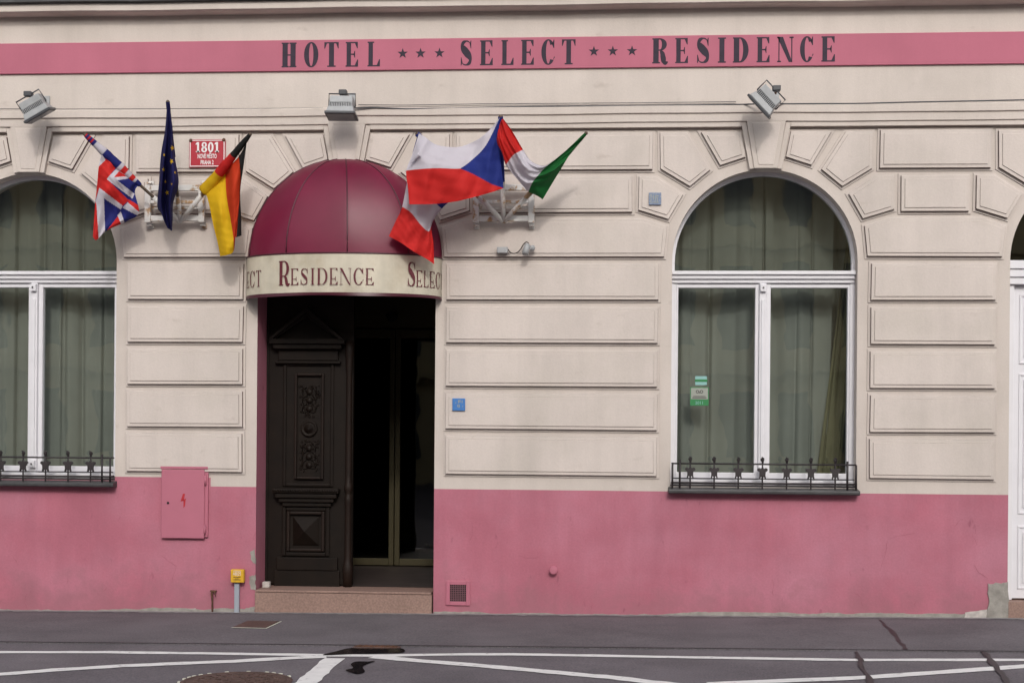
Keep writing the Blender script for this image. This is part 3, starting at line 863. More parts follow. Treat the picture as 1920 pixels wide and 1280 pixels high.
for a, d in ((gs[0] - .62, gs[1]), (gs[2], gs[3])):
    b = MB(); w = .052
    z0, z1 = zf + .01, gt
    b.box(a, a + w, YG, YG + .05, z0, z1); b.box(d - w, d, YG, YG + .05, z0, z1)
    b.box(a + w, d - w, YG, YG + .05, z0, z0 + .07); b.box(a + w, d - w, YG, YG + .05, z1 - .085, z1)
    g = b.build('glass_door', BRASS, HB, bevel=.004)
    b = MB(); b.add([(a + w, YG + .025, z0 + .07), (d - w, YG + .025, z0 + .07), (d - w, YG + .025, z1 - .085), (a + w, YG + .025, z1 - .085)], [(0, 1, 2, 3)])
    b.build('pane', GLASSD, g, recalc=False)
c = W(735, 594, YG - .04)
t = thing('ceiling_dome_camera', 'small dark dome fixed above the glass doors inside the entrance', 'camera', c)
b = MB(); b.lathe([(.0, -.055), (.035, -.045), (.058, -.012), (.062, 0), (.062, .02)], Matrix.Translation(c), 18); b.build('dome', BLACK, t)
b = MB(); b.box(c.x - .02, c.x + .02, c.y - .01, YG + .02, c.z + .012, c.z + .05); b.build('bracket', ALUD, t)
# white block on the step
c = W(501, 1104, .18)
b = MB(); b.box(c.x - .032, c.x + .032, .12, .18, ZDOOR + .001, ZDOOR + .055)
o = b.build('door_stop', CEML, None, bevel=.008); tag(o, 'small chalky white block on the granite step by the door jamb', 'block')

# --- white double door at the right edge
b = MB(); c = SDX; zb = ZSD
zt0, zt1 = Z(534, 1905, .1), Z(490, 1905, .1)
for s in (-1, 1):
    x0, x1 = sorted((c + s * HW, c + s * (HW - .06))); b.box(x0, x1, .08, .2, zb, zt0 - .001)
b.box(c - .04, c + .04, .085, .2, zb, zt0 - .001)
SD = b.build('side_door', WHITE, HB, bevel=.005)
b = MB(); th = zt1 - zt0
for a, d, y in ((0, .28, .05), (.3, .62, .035), (.64, 1, .02)): b.box(c - HW + .002, c + HW - .002, y, .2, zt0 + th * a, zt0 + th * d)
b.build('transom', WHITE, SD, bevel=.006)
for s in (-1, 1):
    x0, x1 = sorted((c + s * .04, c + s * (HW - .06)))
    b = MB(); b.box(x0 + .003, x1 - .003, .115, .18, zb + .01, zt0 - .004)
    for za, zc_ in ((zb + .09, zb + .62), (zb + .72, zb + 1.9), (zb + 1.98, zt0 - .08)):
        e = .05
        b.box(x0 + e, x1 - e, .105, .12, za, za + .018); b.box(x0 + e, x1 - e, .105, .12, zc_ - .018, zc_)
        b.box(x0 + e, x0 + e + .018, .105, .12, za + .018, zc_ - .018); b.box(x1 - e - .018, x1 - e, .105, .12, za + .018, zc_ - .018)
        b.box(x0 + e + .04, x1 - e - .04, .104, .118, za + .05, zc_ - .05)
    b.build('leaf', WHITE, SD, bevel=.004)
b = MB(); P = [(c - HW + .001, zt1 - .01)] + arch_pts(c, HW - .002, ZS) + [(c + HW - .001, zt1 - .01)]
b.flat([(p[0], .19, p[1]) for p in P][::-1]); b.build('pane', GLASS, SD, recalc=False)
b = MB(); b.box(c - HW + .004, c + HW - .004, -.015, .3, -.3, zb - .003); b.build('doorstep', GRAN, HB, bevel=.006)

# --- patches, base strip, hairlines on the pink base
def patch(pts, m, y=-.006):
    b = MB(); P = []
    n = len(pts)
    for i in range(n):
        p0, p1 = pts[i], pts[(i + 1) % n]
        for k in range(4):
            t = k / 4; P.append((p0[0] + (p1[0] - p0[0]) * t + random.uniform(-1.3, 1.3), p0[1] + (p1[1] - p0[1]) * t + random.uniform(-1.3, 1.3)))
    b.prism(ccw([(W(*p).x, W(*p).z) for p in P]), y, .01)
    return b.build('cement_patch', m, HB)
patch([(1852, 1094), (1872, 1092), (1890, 1091), (1892, 1160), (1848, 1160), (1853, 1130)], CEM, -.012)
patch([(1810, 1148), (1850, 1142), (1848, 1161), (1806, 1161)], CEML, -.009)
patch([(469, 1034), (478, 1028), (479, 1056), (472, 1052)], CEM, -.005); patch([(468, 1080), (479, 1077), (479, 1106), (470, 1104)], CEM, -.005)
patch([(453, 1146), (466, 1138), (478, 1135), (478, 1154), (450, 1154)], CEM, -.008)
patch([(344, 1146), (352, 1139), (366, 1140), (369, 1150), (346, 1151)], CEML, -.006)
patch([(1632, 1155), (1642, 1149), (1655, 1148), (1664, 1155), (1690, 1160), (1634, 1162)], CEM, -.008)
def base_strip(xa, xb):
    b = MB(); n = int((xb - xa) / .03); vs = []
    hh = .02
    for i in range(n + 1):
        x = xa + (xb - xa) * i / n
        hh = max(.004, min(.034, hh + random.uniform(-.006, .006)))
        vs += [(x, -.007, gz(x) - .05), (x, -.006, gz(x) + hh), (x, .004, gz(x) + hh + .002)]
    b.grid(vs, 3, n + 1, smooth=False); b.build('wall_foot', CEM, HB)
base_strip(FX0, DX - HW - .005); base_strip(DX + HW + .005, SDX - HW - .25)
def hair(pts, w=.003):
    b = MB(); P = []
    for i in range(len(pts) - 1):
        for k in range(4):
            t = k / 4; P.append(W(pts[i][0] + (pts[i + 1][0] - pts[i][0]) * t + random.uniform(-1.2, 1.2), pts[i][1] + (pts[i + 1][1] - pts[i][1]) * t + random.uniform(-1, 1)))
    P.append(W(*pts[-1])); vs = []
    for i, p in enumerate(P):
        d = (P[min(i + 1, len(P) - 1)] - P[max(i - 1, 0)]).normalized(); nn = Vector((-d.z, 0, d.x))
        ww = w * random.uniform(.4, 1.1) * (.4 if i in (0, len(P) - 1) else 1)
        vs += [p + nn * ww / 2 + Vector((0, -.0025, 0)), p - nn * ww / 2 + Vector((0, -.0025, 0))]
    b.grid(vs, 2, len(P), smooth=False); b.build('hairline_crack', CRK, HB, recalc=False)
CRK = mat('crack_dark', (.30, .085, .12), .9)
for pts in ([(225, 965), (222, 978)], [(22, 1040), (32, 1054)], [(50, 1112), (46, 1128), (52, 1142)], [(128, 1080), (126, 1094)], [(195, 1108), (200, 1100)], [(280, 1090), (284, 1072)],
            [(885, 985), (886, 1003), (880, 1018)], [(972, 1040), (985, 1046), (1010, 1044)], [(1665, 1010), (1690, 1003), (1716, 999)], [(1663, 1012), (1662, 1030), (1650, 1070)],
            [(1790, 990), (1796, 977), (1806, 972)], [(1826, 978), (1830, 992), (1828, 1000)], [(1822, 1000), (1832, 1022)], [(1826, 1058), (1836, 1074), (1852, 1084)], [(1594, 1070), (1595, 1080)],
            [(1448, 1085), (1450, 1100), (1449, 1118)], [(1110, 1130), (1108, 1142)], [(300, 1040), (330, 1060), (322, 1092)], [(1600, 1110), (1614, 1118), (1616, 1140)], [(1716, 1125), (1715, 1134)]):
    hair(pts)

# ------------------------------------------------------------------ window railings
def railing(c, zb, label):
    t = thing('window_railing', label, 'railing', (c, -.13, zb), 'wrought iron window railings')
    y = -.085; zs = zb - .015
    zt = zb + .195
    def bar(pts, r=.0075, name='rail'):
        b = MB(); b.tube(pts, r, 6); b.build(name, IRON, t)
    for z, r in ((zt, .008), (zb + .035, .0075), (zb + .014, .006)):
        e = .762
        bar([(c - e, .0, z), (c - e, y, z), (c + e, y, z), (c + e, .0, z)], r)
    bar([(c - .762, -.01, zb + .07), (c + .762, -.01, zb + .07)], .005)
    for x in (-.70, .69, -.762, .762):
        bar([(c + x, y, zs), (c + x, y, zt + .03 if abs(x) < .75 else zt)], .009, 'end_post')
    for i in range(7):
        x = c - .012 + (i - 3) * .2005
        b = MB(); b.tube([(x, y, zs), (x, y, zt + .012)], .0075, 6)
        b.lathe([(0, -.018), (.012, -.012), (.018, 0), (.014, .012), (0, .02)], Matrix.Translation((x + random.uniform(-.004, .004), y, zt + .036)), 8)
        b.tube([(x, y, zt + .01), (x + .006, y - .01, zt + .05), (x - .008, y - .018, zt + .058)], [.012, .010, .006], 6)
        # leaf-and-scroll ornament
        zo = zb + .12
        S = [(0, .058), (.012, .036), (.026, .044), (.040, .040), (.044, .026), (.034, .014), (.026, .012), (.024, -.018), (.030, -.050), (.020, -.044), (.012, -.026), (.008, -.034), (0, -.030)]
        P = S + [(-a, z) for a, z in S[-2:0:-1]]
        b.prism(ccw([(x + a, zo + z) for a, z in P]), y - .016, y + .012)
        b.build('ornamental_baluster', IRON, t, bevel=.003)
railing(LWX, ZSILL_L, 'black wrought iron railing on the sill of the left window, under the British flag side')
railing(RWX, ZSILL_R, 'black wrought iron railing on the sill of the window with green stickers')

# ------------------------------------------------------------------ awning
AW_CX = (W(464, 520).x + W(829, 520).x) / 2
AW_A = (W(829, 520).x - W(464, 520).x) / 2
AW_P = .42
AZ0, AZ1, AZ2 = Z(562.5, 646), Z(486, 646), Z(299, 646)
aw = thing('dome_awning', 'glossy maroon dome awning with cream lettered valance over the entrance', 'awning', (AW_CX, 0, AZ0))
def el(phi, k=1.0): return AW_CX - AW_A * k * math.cos(phi), -AW_P * k * abs(math.sin(phi)) ** .92
seam = [0, 22, 60, 97, 135, 180]
def dome_pt(phi, t):
    r = math.sqrt(max(0, 1 - t * t))
    # panels sag slightly between ribs
    dg = math.degrees(phi); k = 1.0
    for a, d in zip(seam, seam[1:]):
        if a <= dg <= d: k = 1 - .032 * math.sin(math.pi * (dg - a) / (d - a)) * math.sin(math.pi * min(1, .15 + t * .85))
    x, y = el(phi, r * k)
    return (x, y - .002, AZ1 + (AZ2 - AZ1) * t)
b = MB(); NU, NV = 121, 34
b.grid([dome_pt(math.pi * i / (NU - 1), math.sin(math.pi / 2 * j / (NV - 1))) for j in range(NV) for i in range(NU)], NU, NV)
b.build('canopy', MAROON, aw, recalc=True)
for a in seam[1:-1]:
    b = MB(); pts = []
    for j in range(24):
        q = Vector(dome_pt(R(a), math.sin(math.pi / 2 * j / 23 * .985))); q.y -= .002; pts.append(q)
    b.tube(pts, .0055, 6); b.build('canopy_seam', MARD, aw)
def strip(z0, z1, off, n=120):
    P = []
    for z in (z0, (z0 * 2 + z1) / 3, (z0 + 2 * z1) / 3, z1):
        for i in range(n + 1):
            x, y = el(math.pi * i / n); s = math.sin(math.pi * i / n)
            w = .004 * math.sin(x * 9 + 1) * (z1 - z) / max(z1 - z0, .01)
            P.append((x, y - off * (.3 + s) - w * s, z + .003 * math.sin(x * 7) * (1 if z == z0 else .2)))
    return MB().grid(P, n + 1, 4)
vl = strip(AZ0 + .018, AZ1 - .004, .003).build('valance', VAL, aw, recalc=True)
strip(AZ0 - .004, AZ0 + .022, .0085).build('valance_trim', MARD, aw)
b = MB(); b.tube([(el(math.pi * i / 60)[0], el(math.pi * i / 60)[1] - .006, AZ1) for i in range(61)], .007, 6); b.build('frame_hoop', MARD, aw)
b = MB(); b.tube([(el(math.pi * i / 60, .985)[0], el(math.pi * i / 60, .985)[1], AZ0 + .012) for i in range(61)], .012, 6); b.build('frame_hoop', ALU, aw)
# arc-length table
N_ = 600; tab = [0.0]
for i in range(N_):
    a, d = el(math.pi * i / N_), el(math.pi * (i + 1) / N_); tab.append(tab[-1] + math.hypot(d[0] - a[0], d[1] - a[1]))
def at_arc(s):
    import bisect
    s = max(0, min(tab[-1] - 1e-6, s)); i = bisect.bisect_right(tab, s) - 1
    return math.pi * (i + (s - tab[i]) / (tab[i + 1] - tab[i])) / N_
def arc_of_px(px):
    x = W(px, 520, -AW_P * .85).x; ph = math.acos(max(-1, min(1, (AW_CX - x) / AW_A)))
    k = ph / math.pi * N_; i = int(k); return tab[i] + (tab[min(i + 1, N_)] - tab[i]) * (k - i)
def val_word(spec):
    for ch, s0, w, zb0, hh, sw in spec:
        b = MB()
        for p in glyph(ch, sw, .036, .36, .16):
            vs = []
            for q in p:
                ph = at_arc(s0 + q[0] * w); x, y = el(ph)
                s = math.sin(ph); vs.append((x, y - .003 * (.3 + s) - .0055 - .004 * s, zb0 + q[1] * hh))
            b.flat(vs)
        b.build('letter', MARINK, vl, recalc=False)
zb0 = AZ0 + .085; capH, smH = .205, .138
s0 = arc_of_px(523); 
px2s = lambda px: arc_of_px(px)
def word(first, rest, s, cw=.095, adv=.083, only=None, sw1=.27):
    out = []; k = 0
    if first: out.append((first, s, cw, zb0, capH, sw1)); s += cw + .008
    for ch in rest:
        w = {'I': .040, 'N': .088, 'D': .080, 'S': .062, 'E': .062, 'C': .075, 'L': .052, 'T': .062}[ch]
        out.append((ch, s, w, zb0, smH, .20 if ch != 'I' else .24)); s += w + .016
    return out, s
w1, e1 = word('R', 'ESIDENCE', 0)
sc = (px2s(706.5) - px2s(523)) / e1
val_word([(c_, px2s(523) + s_ * sc, w_ * sc, z_, h_, sw_) for c_, s_, w_, z_, h_, sw_ in w1])
w2, e2 = word('S', 'ELECT', 0, .078)
k2 = (tab[-1] - .004 - px2s(763)) / (e2 - .016)
val_word([(c_, px2s(763) + s_ * k2, w_ * k2, z_, h_, sw_) for c_, s_, w_, z_, h_, sw_ in w2])
w3, e3 = word(None, 'ECT', 0)
val_word([(c_, px2s(485.5) - e3 + .016 + s_, w_, z_, h_, sw_) for c_, s_, w_, z_, h_, sw_ in w3 if px2s(485.5) - e3 + s_ > 0])

# ------------------------------------------------------------------ floodlights
def floodlight(px, py, roll, tilt, out, label):
    c = W(px, py, -out)
    t = thing('floodlight', label, 'floodlight', c, 'floodlights above the arches')
    M = Matrix.Translation(c) @ Matrix.Rotation(roll, 4, 'Y') @ Matrix.Rotation(tilt, 4, 'X') @ Matrix.Translation((0, 0, -.05))
    b = MB()
    def frus(a0, b0, z0, a1, b1, z1, mi=0):
        vs = [(sx * a0, sy * b0, z0) for sx, sy in ((-1, -1), (1, -1), (1, 1), (-1, 1))] + [(sx * a1, sy * b1, z1) for sx, sy in ((-1, -1), (1, -1), (1, 1), (-1, 1))]
        b.add([M @ Vector(v) for v in vs], [(3, 2, 1, 0), (4, 5, 6, 7), (0, 1, 5, 4), (1, 2, 6, 5), (2, 3, 7, 6), (3, 0, 4, 7)], mi)
    frus(.118, .085, .012, .104, .072, .062)
    frus(.088, .056, .062, .088, .056, .096, 1)
    frus(.098, .064, .097, .094, .056, .158)
    b.build('housing', [ALU, ALUD], t, bevel=.005)
    b = MB(); b.box(-.128, .128, -.095, .095, -.010, .011, M=M); b.build('bezel', ALUD, t, bevel=.004)
    b = MB(); b.box(-.112, .112, -.080, .080, -.0125, -.0105, M=M); b.build('lamp_glass', LGLASS, t)
    b = MB()
    for k in range(14):
        x = -.094 + .188 * k / 13; b.box(x - .003, x + .003, -.068, .068, .0625, .0965, M=M)
    b.build('cooling_fins', ALU, t)
    b = MB(); b.tube([M @ Vector(p) for p in ((-.104, 0, .075), (-.112, 0, .085), (-.112, -.02, .185), (.112, -.02, .185), (.112, 0, .085), (.104, 0, .075))], .006, 6); b.build('yoke', ALUD, t)
    top = M @ Vector((0, -.01, .188))
    b = MB(); wl = Vector((top.x + .02, -.05, top.z + .03))
    b.tube([top, top + Vector((.01, .03, .012)), wl], .011, 8); b.build('arm', RUST, t)
    b = MB(); b.box(top.x - .03, top.x + .035, top.y - .02, top.y + .045, top.z - .006, top.z + .035); b.build('junction_box', ALUD, t, bevel=.005)
    b = MB(); b.box(wl.x - .04, wl.x + .04, -.062, -.045, wl.z - .045, wl.z + .045); b.build('wall_plate', ALU, t, bevel=.003)
    return c
f1 = floodlight(69, 207, R(-29), R(13), .34, 'grey floodlight with its left side tipped down, over the left arched window')
f2 = floodlight(641, 207, R(1), R(-8), .34, 'grey floodlight hanging level above the maroon dome awning')
f3 = floodlight(1432, 192, R(47), R(12), .34, 'grey floodlight turned steeply on its corner over the right arched window')
b = MB()
cab = [W(664, 203, -.10), W(700, 202, -.085), W(760, 204.5, -.075), W(850, 203, -.072), W(1000, 200, -.072), W(1150, 199, -.072), W(1300, 197.5, -.072), W(1395, 196, -.076), W(1420, 195, -.14)]
b.tube(cab, .0065, 6); o = b.build('power_cable', ALUD); tag(o, 'lower, sagging one of two thin cables between the middle and right floodlights', 'cable')
b = MB()
cab = [W(1452, 193, -.14), W(1470, 195, -.075), W(1604, 194.5, -.072), W(1700, 192, -.072), W(1800, 190, -.072), W(1930, 187.5, -.072)]
b.tube(cab, .006, 6); o = b.build('power_cable', ALUD); tag(o, 'thin dark cable running along the ledge right of the right floodlight', 'cable')

for pts, lab in ((((-20, 206.3), (120, 206.8), (300, 206.4), (470, 206.0), (606, 204.5)), 'thin dark cable along the ledge between the left and middle floodlights'),
                 (((672, 198.5), (760, 199.5), (900, 197), (1060, 196), (1200, 195), (1380, 193)), 'upper of two thin cables along the ledge right of the middle floodlight')):
    P = [W(q[0], q[1] - 2.0, -.060) for q in pts]
    b = MB(); b.tube(P, .003, 6); o = b.build('power_cable', ALUD); tag(o, lab, 'cable')
# ------------------------------------------------------------------ flag brackets and flags
def bracket(px, label):
    c = W(px, 388); k = 1 / 216.0
    t = thing('flag_bracket', label, 'flag holder', (c.x, 0, c.z), 'rusting white flag brackets')
    yo = -.15
    for s in (-1, 1):
        b = MB(); x = c.x + s * .235
        b.box(x - .026, x + .026, yo, yo + .035, c.z - .155, c.z + .165)
        b.build('upright', RUSTW, t, bevel=.004)
        for zz, z2 in ((c.z - .198, c.z - .150), (c.z + .162, c.z + .215)):
            b = MB(); b.box(x - .024, x + .024, -.062, -.044, zz, z2)
            b.lathe([(.008, 0), (.008, .01), (.004, .012)], Matrix.Translation((x, -.062, (zz + z2) / 2)) @ Matrix.Rotation(R(90), 4, 'X'), 8, 1)
            b.box(x - .02, x + .02, yo + .036, -.06, (zz + z2) / 2 - .006, (zz + z2) / 2 + .006)
            b.build('fixing_plate', [RUSTW, RUST], t, bevel=.003)
    for z0, z1, y in ((c.z + .115, c.z + .165, yo + .004), (c.z + .005, c.z + .032, yo - .002), (c.z - .145, c.z - .098, yo + .004), (c.z - .035, c.z - .008, yo + .045)):
        b = MB(); b.box(c.x - .208, c.x + .208, y, y + .03, z0, z1); b.build('crossbar', RUSTW, t, bevel=.004)
    return t, c
BL, cL = bracket(336.5, 'white rusty flag bracket left of the awning, carrying the British, blue star and German flags')
BR, cR = bracket(946.5, 'white rusty flag bracket right of the awning, under the red, white and blue flags')
def socket(t, base, tip, ln):
    d = (tip - base).normalized()
    b = MB(); b.tube([base, base + d * ln], .021, 10); b.build('socket', RUSTW, t)

def staff_line(bp, tp, d0, d1): return W(*bp, -d0), W(*tp, -d1)
def lerp3(a, b_, t): return tuple(a[i] + (b_[i] - a[i]) * t for i in range(3))
def catm(p0, p1, p2, p3, t):
    return tuple(.5 * (2 * b + (c - a) * t + (2 * a - 5 * b + 4 * c - d) * t * t + (3 * b - a - 3 * c + d) * t ** 3) for a, b, c, d in zip(p0, p1, p2, p3))
def spl(pts, t):
    n = len(pts) - 1; f = min(max(t, 0), 1) * n; i = min(int(f), n - 1)
    return catm(pts[max(i - 1, 0)], pts[i], pts[i + 1], pts[min(i + 2, n)], f - i)
def sheet(b, net, colf, nu=90, nv=70, wr=(), ur=(0, 1), vr=(0, 1)):
    P, C = [], []
    for j in range(nv):
        tv = j / (nv - 1)
        rows_ = []
        for i in range(nu):
            tu = i / (nu - 1)
            q = spl([spl(r_, tu) for r_ in net], tv)
            d = q[2]
            for (a, fu, fv, p) in tuple(wr) + EXW: d += a * math.sin(fu * tu * 6.283 + fv * tv * 6.283 + p)
            w = W(q[0], q[1], -max(d, .075))
            P.append(w)
            C.append(colf(ur[0] + (ur[1] - ur[0]) * tu, vr[0] + (vr[1] - vr[0]) * tv, q[0], q[1]))
    b.grid(P, nu, nv, cols=C)
EXW = ((.0022, 4.1, 2.7, .3), (.0015, 2.3, 5.9, 1.7), (.0012, 9.3, -3.1, .9))
def flag(name, label, base, tip, d0, d1, br, sock, build_cloth, group='flags on the hotel front'):
    A, T = staff_line(base, tip, d0, d1)
    t = thing('flag', label, 'flag', A, group)
    b = MB(); b.tube([A + (T - A) * .03, T], [.0135, .012], 8)
    b.lathe([(.012, -.01), (.016, 0), (.010, .012), (0, .016)], Matrix.Translation(T), 8)
    b.build('flagpole', STAFF, t)
    socket(br, A, T, sock)
    b = MB(); build_cloth(b, A, T)
    b.build('flag_cloth', CLOTH, t, recalc=False, color=True)
    return t
def sleeve(b, A, T, t0, t1, colf, r0=.026, n=60, rf=None):
    pts, cs, rr = [], [], []
    for i in range(n + 1):
        t = t0 + (t1 - t0) * i / n; pts.append(A + (T - A) * t); cs.append(colf(t))
        rr.append((rf(t) if rf else r0) * (1 + .05 * math.sin(i * .23 + .5) + .025 * math.sin(i * .61)))
    b.tube(pts, rr, 10, cols=cs)
NAVY, UKB, REDC, WH = (.012, .012, .085), (.018, .022, .16), (.58, .022, .020), (.60, .57, .63)
GOLD, BLK, GRN, DRED, CZB = (.72, .44, .01), (.018, .018, .018), (.012, .13, .03), (.50, .014, .018), (.016, .030, .20)
z1 = lambda x, y, d: (x / 4.0, 160 + y / 4.0, d)
z3 = lambda x, y, d: (720 + x / 4.0, 180 + y / 4.0, d)

UKP = [(WH, [(885, 612), (1010, 690), (880, 714), (1010, 815), (992, 850), (798, 703)]), (REDC, [(855, 690), (893, 645), (950, 682)]),
       (REDC, [(775, 540), (880, 606), (801, 703), (966, 862), (918, 908), (745, 770), (713, 870), (690, 870), (725, 600), (740, 540)]),
       (WH, [(752, 500), (738, 612), (792, 560)]), (WH, [(745, 768), (920, 903), (906, 932), (780, 848), (788, 1095), (748, 1180), (722, 1180), (716, 870)]),
       (REDC, [(716, 868), (724, 900), (741, 1170), (680, 1170), (690, 860)]),
       (WH, [(918, 918), (960, 876), (1060, 955), (1055, 990)]), (REDC, [(964, 855), (1040, 900), (1060, 965), (958, 878)]),
       (WH, [(880, 975), (906, 945), (934, 1030), (908, 1050)]), (REDC, [(800, 1090), (884, 982), (908, 1040), (850, 1100)])]
def inpoly(x, y, p):
    c = False; n = len(p)
    for i in range(n):
        (xa, ya), (xb, yb) = p[i - 1], p[i]
        if (ya > y) != (yb > y) and x < (xb - xa) * (y - ya) / (yb - ya) + xa: c = not c
    return c
def uk_dye(u, v, px, py):
    x, y = px * 4, (py - 160) * 4; k = UKB
    for c, p in UKP:
        if inpoly(x, y, p): k = c
    return k
def uk(b, A, T):
    net = [[z1(770, 492, .52), z1(742, 600, .50), z1(728, 745, .47), z1(712, 905, .44), z1(697, 1135, .43)],
           [z1(830, 560, .50), z1(812, 640, .53), z1(790, 740, .52), z1(765, 890, .46), z1(722, 1160, .45)],
           [z1(900, 640, .46), z1(892, 715, .50), z1(880, 815, .46), z1(852, 960, .40), z1(775, 1110, .40)],
           [z1(985, 715, .40), z1(972, 790, .44), z1(965, 895, .42), z1(905, 1010, .36), z1(820, 1078, .36)],
           [z1(1045, 745, .36), z1(1012, 800, .38), z1(1042, 955, .36), z1(960, 1015, .33), z1(905, 1042, .34)]]
    sheet(b, net, uk_dye, 150, 130, ((.016, 1.2, 1.6, .4), (.008, 3, .8, 1), (.005, 1.5, 4, 0)), (0, 1), (.44, 1.0))
    def sc_(t):
        t = (t - .43) / .57
        k = 1 - t
        if k < .10: return UKB if int(k * 60) % 3 else REDC
        if k < .17: return REDC if k < .13 else UKB
        if k < .34: return WH
        if k < .60: return UKB
        if k < .66: return WH
        if k < .74: return REDC
        if k < .82: return WH
        if k < .88: return REDC
        return WH if k < .92 else UKB
    sleeve(b, A, T, .43, 1.0, sc_, .022, 90, lambda t: .018 + .020 * math.sin(math.pi * min(1, (1 - t) / .57)))
flag('uk', 'British union flag with red, white and blue crosses hanging at far left', (338, 416), (160, 253), .16, .60, BL, .30, uk)

def eu(b, A, T):
    net = [[z1(1252, 150, .60), z1(1238, 330, .56), z1(1207, 520, .50), z1(1193, 720, .44), z1(1180, 905, .38), z1(1214, 968, .36), z1(1246, 1050, .35)],
           [z1(1256, 135, .63), z1(1252, 330, .62), z1(1232, 520, .58), z1(1215, 720, .54), z1(1208, 890, .47), z1(1230, 1010, .44), z1(1258, 1072, .43)],
           [z1(1260, 128, .62), z1(1264, 330, .55), z1(1252, 520, .49), z1(1240, 720, .36), z1(1240, 890, .30), z1(1252, 1000, .34), z1(1272, 1080, .33)],
           [z1(1264, 128, .62), z1(1278, 330, .58), z1(1284, 520, .56), z1(1290, 720, .56), z1(1272, 890, .48), z1(1277, 1000, .44), z1(1284, 1092, .38)],
           [z1(1268, 145, .60), z1(1291, 330, .54), z1(1308, 520, .48), z1(1322, 690, .46), z1(1300, 880, .38), z1(1296, 985, .34), z1(1291, 1085, .33)]]
    net[4][3] = z1(1340, 730, .50)
    stars = [(1293, 470, 17, .3), (1286, 570, 17, .5), (1230, 522, 11, .2), (1228, 632, 14, .1), (1253, 806, 16, .2), (1240, 722, 9, 0), (1288, 742, 8, .4), (1312, 655, 9, .3)]
    def cf(u, v, px, py):
        X_, Y_ = px * 4, (py - 160) * 4
        for sx, sy, r_, ro in stars:
            dx_, dy_ = (X_ - sx) * 1.25, Y_ - sy; d = math.hypot(dx_, dy_)
            r_ = r_ * 1.12
            if d < r_:
                a = math.atan2(dx_, -dy_) + ro; a = abs((a + math.pi / 5) % (2 * math.pi / 5) - math.pi / 5)
                k = math.sin(R(18)) / math.sin(math.pi - R(18) - a)
                if d < r_ * 1.2 * k: return GOLD
        return NAVY
    sheet(b, net, cf, 230, 90, ((.006, 2.0, 0, 0), (.010, .6, 2.2, 1)))
    sleeve(b, A, T, .55, 1.0, lambda t: NAVY, .017)
flag('eu', 'dark blue European flag with yellow stars hanging limp on the middle pole', (338, 416), (314.5, 191), .16, .61, BL, .22, eu)

def de_col(u, v, px=0, py=0): return BLK if v > .6667 else DREDG if v > .3333 else GOLD
DREDG = (.56, .045, .012)
def de(b, A, T):
    net = [[z1(1537, 795, .33), z1(1565, 880, .36), z1(1600, 1050, .37), z1(1632, 1180, .36), z1(1652, 1282, .35)],
           [z1(1600, 735, .36), z1(1630, 870, .44), z1(1665, 1040, .44), z1(1690, 1180, .42), z1(1702, 1272, .41)],
           [z1(1690, 655, .40), z1(1700, 830, .44), z1(1732, 1020, .43), z1(1752, 1160, .40), z1(1752, 1245, .38)],
           [z1(1740, 590, .45), z1(1760, 780, .50), z1(1768, 960, .48), z1(1768, 1080, .44), z1(1764, 1142, .42)],
           [z1(1790, 535, .49), z1(1803, 680, .49), z1(1796, 850, .46), z1(1782, 1030, .43), z1(1772, 1140, .41)],
           [z1(1836, 455, .55), z1(1818, 640, .52), z1(1802, 800, .43), z1(1806, 980, .38), z1(1808, 1128, .37)],
           [z1(1852, 420, .58), z1(1822, 640, .50), z1(1800, 800, .40), z1(1808, 990, .36), z1(1809, 1128, .36)]]
    sheet(b, net, de_col, 80, 120, ((.016, .8, 2.1, .2), (.010, 2.2, 1, 2), (.006, 1, 4.4, .5)))
    sleeve(b, A, T, .36, 1.0, lambda t: BLK if t > .765 else (REDC if t > .57 else GOLD), .03, 70, lambda t: .015 + .040 * ((1 - t) / .64) ** .8)
flag('de', 'black, red and gold German flag hanging left of the dome awning', (338, 416), (469, 252), .16, .60, BL, .36, de)

def fr(b, A, T):
    net = [[z3(255, 285, .58), z3(205, 470, .54), z3(140, 815, .46), z3(92, 930, .45), z3(36, 1052, .45)],
           [z3(300, 400, .52), z3(245, 560, .52), z3(205, 860, .50), z3(165, 980, .50), z3(125, 1100, .50)],
           [z3(380, 580, .42), z3(330, 700, .42), z3(275, 950, .46), z3(245, 1060, .46), z3(230, 1172, .47)],
           [z3(445, 720, .34), z3(395, 800, .34), z3(335, 1005, .40), z3(330, 1110, .41), z3(325, 1225, .43)],
           [z3(482, 800, .28), z3(438, 842, .29), z3(358, 960, .34), z3(372, 1110, .37), z3(376, 1262, .40)]]
    def cf(u, v, px, py): return CZB if u < .26 else (WH if u < .52 else REDC)
    sheet(b, net, cf, 110, 80, ((.018, .5, 1.7, .5), (.010, 1.8, 2.2, 2), (.006, 1, 4.3, 1)))
    sleeve(b, A, T, .40, 1.0, lambda t: CZB, .022)
flag('fr', 'red, white and blue tricolour hanging beneath the Czech flag against the awning', (944, 416), (782, 251), .16, .60, BR, .36, fr)

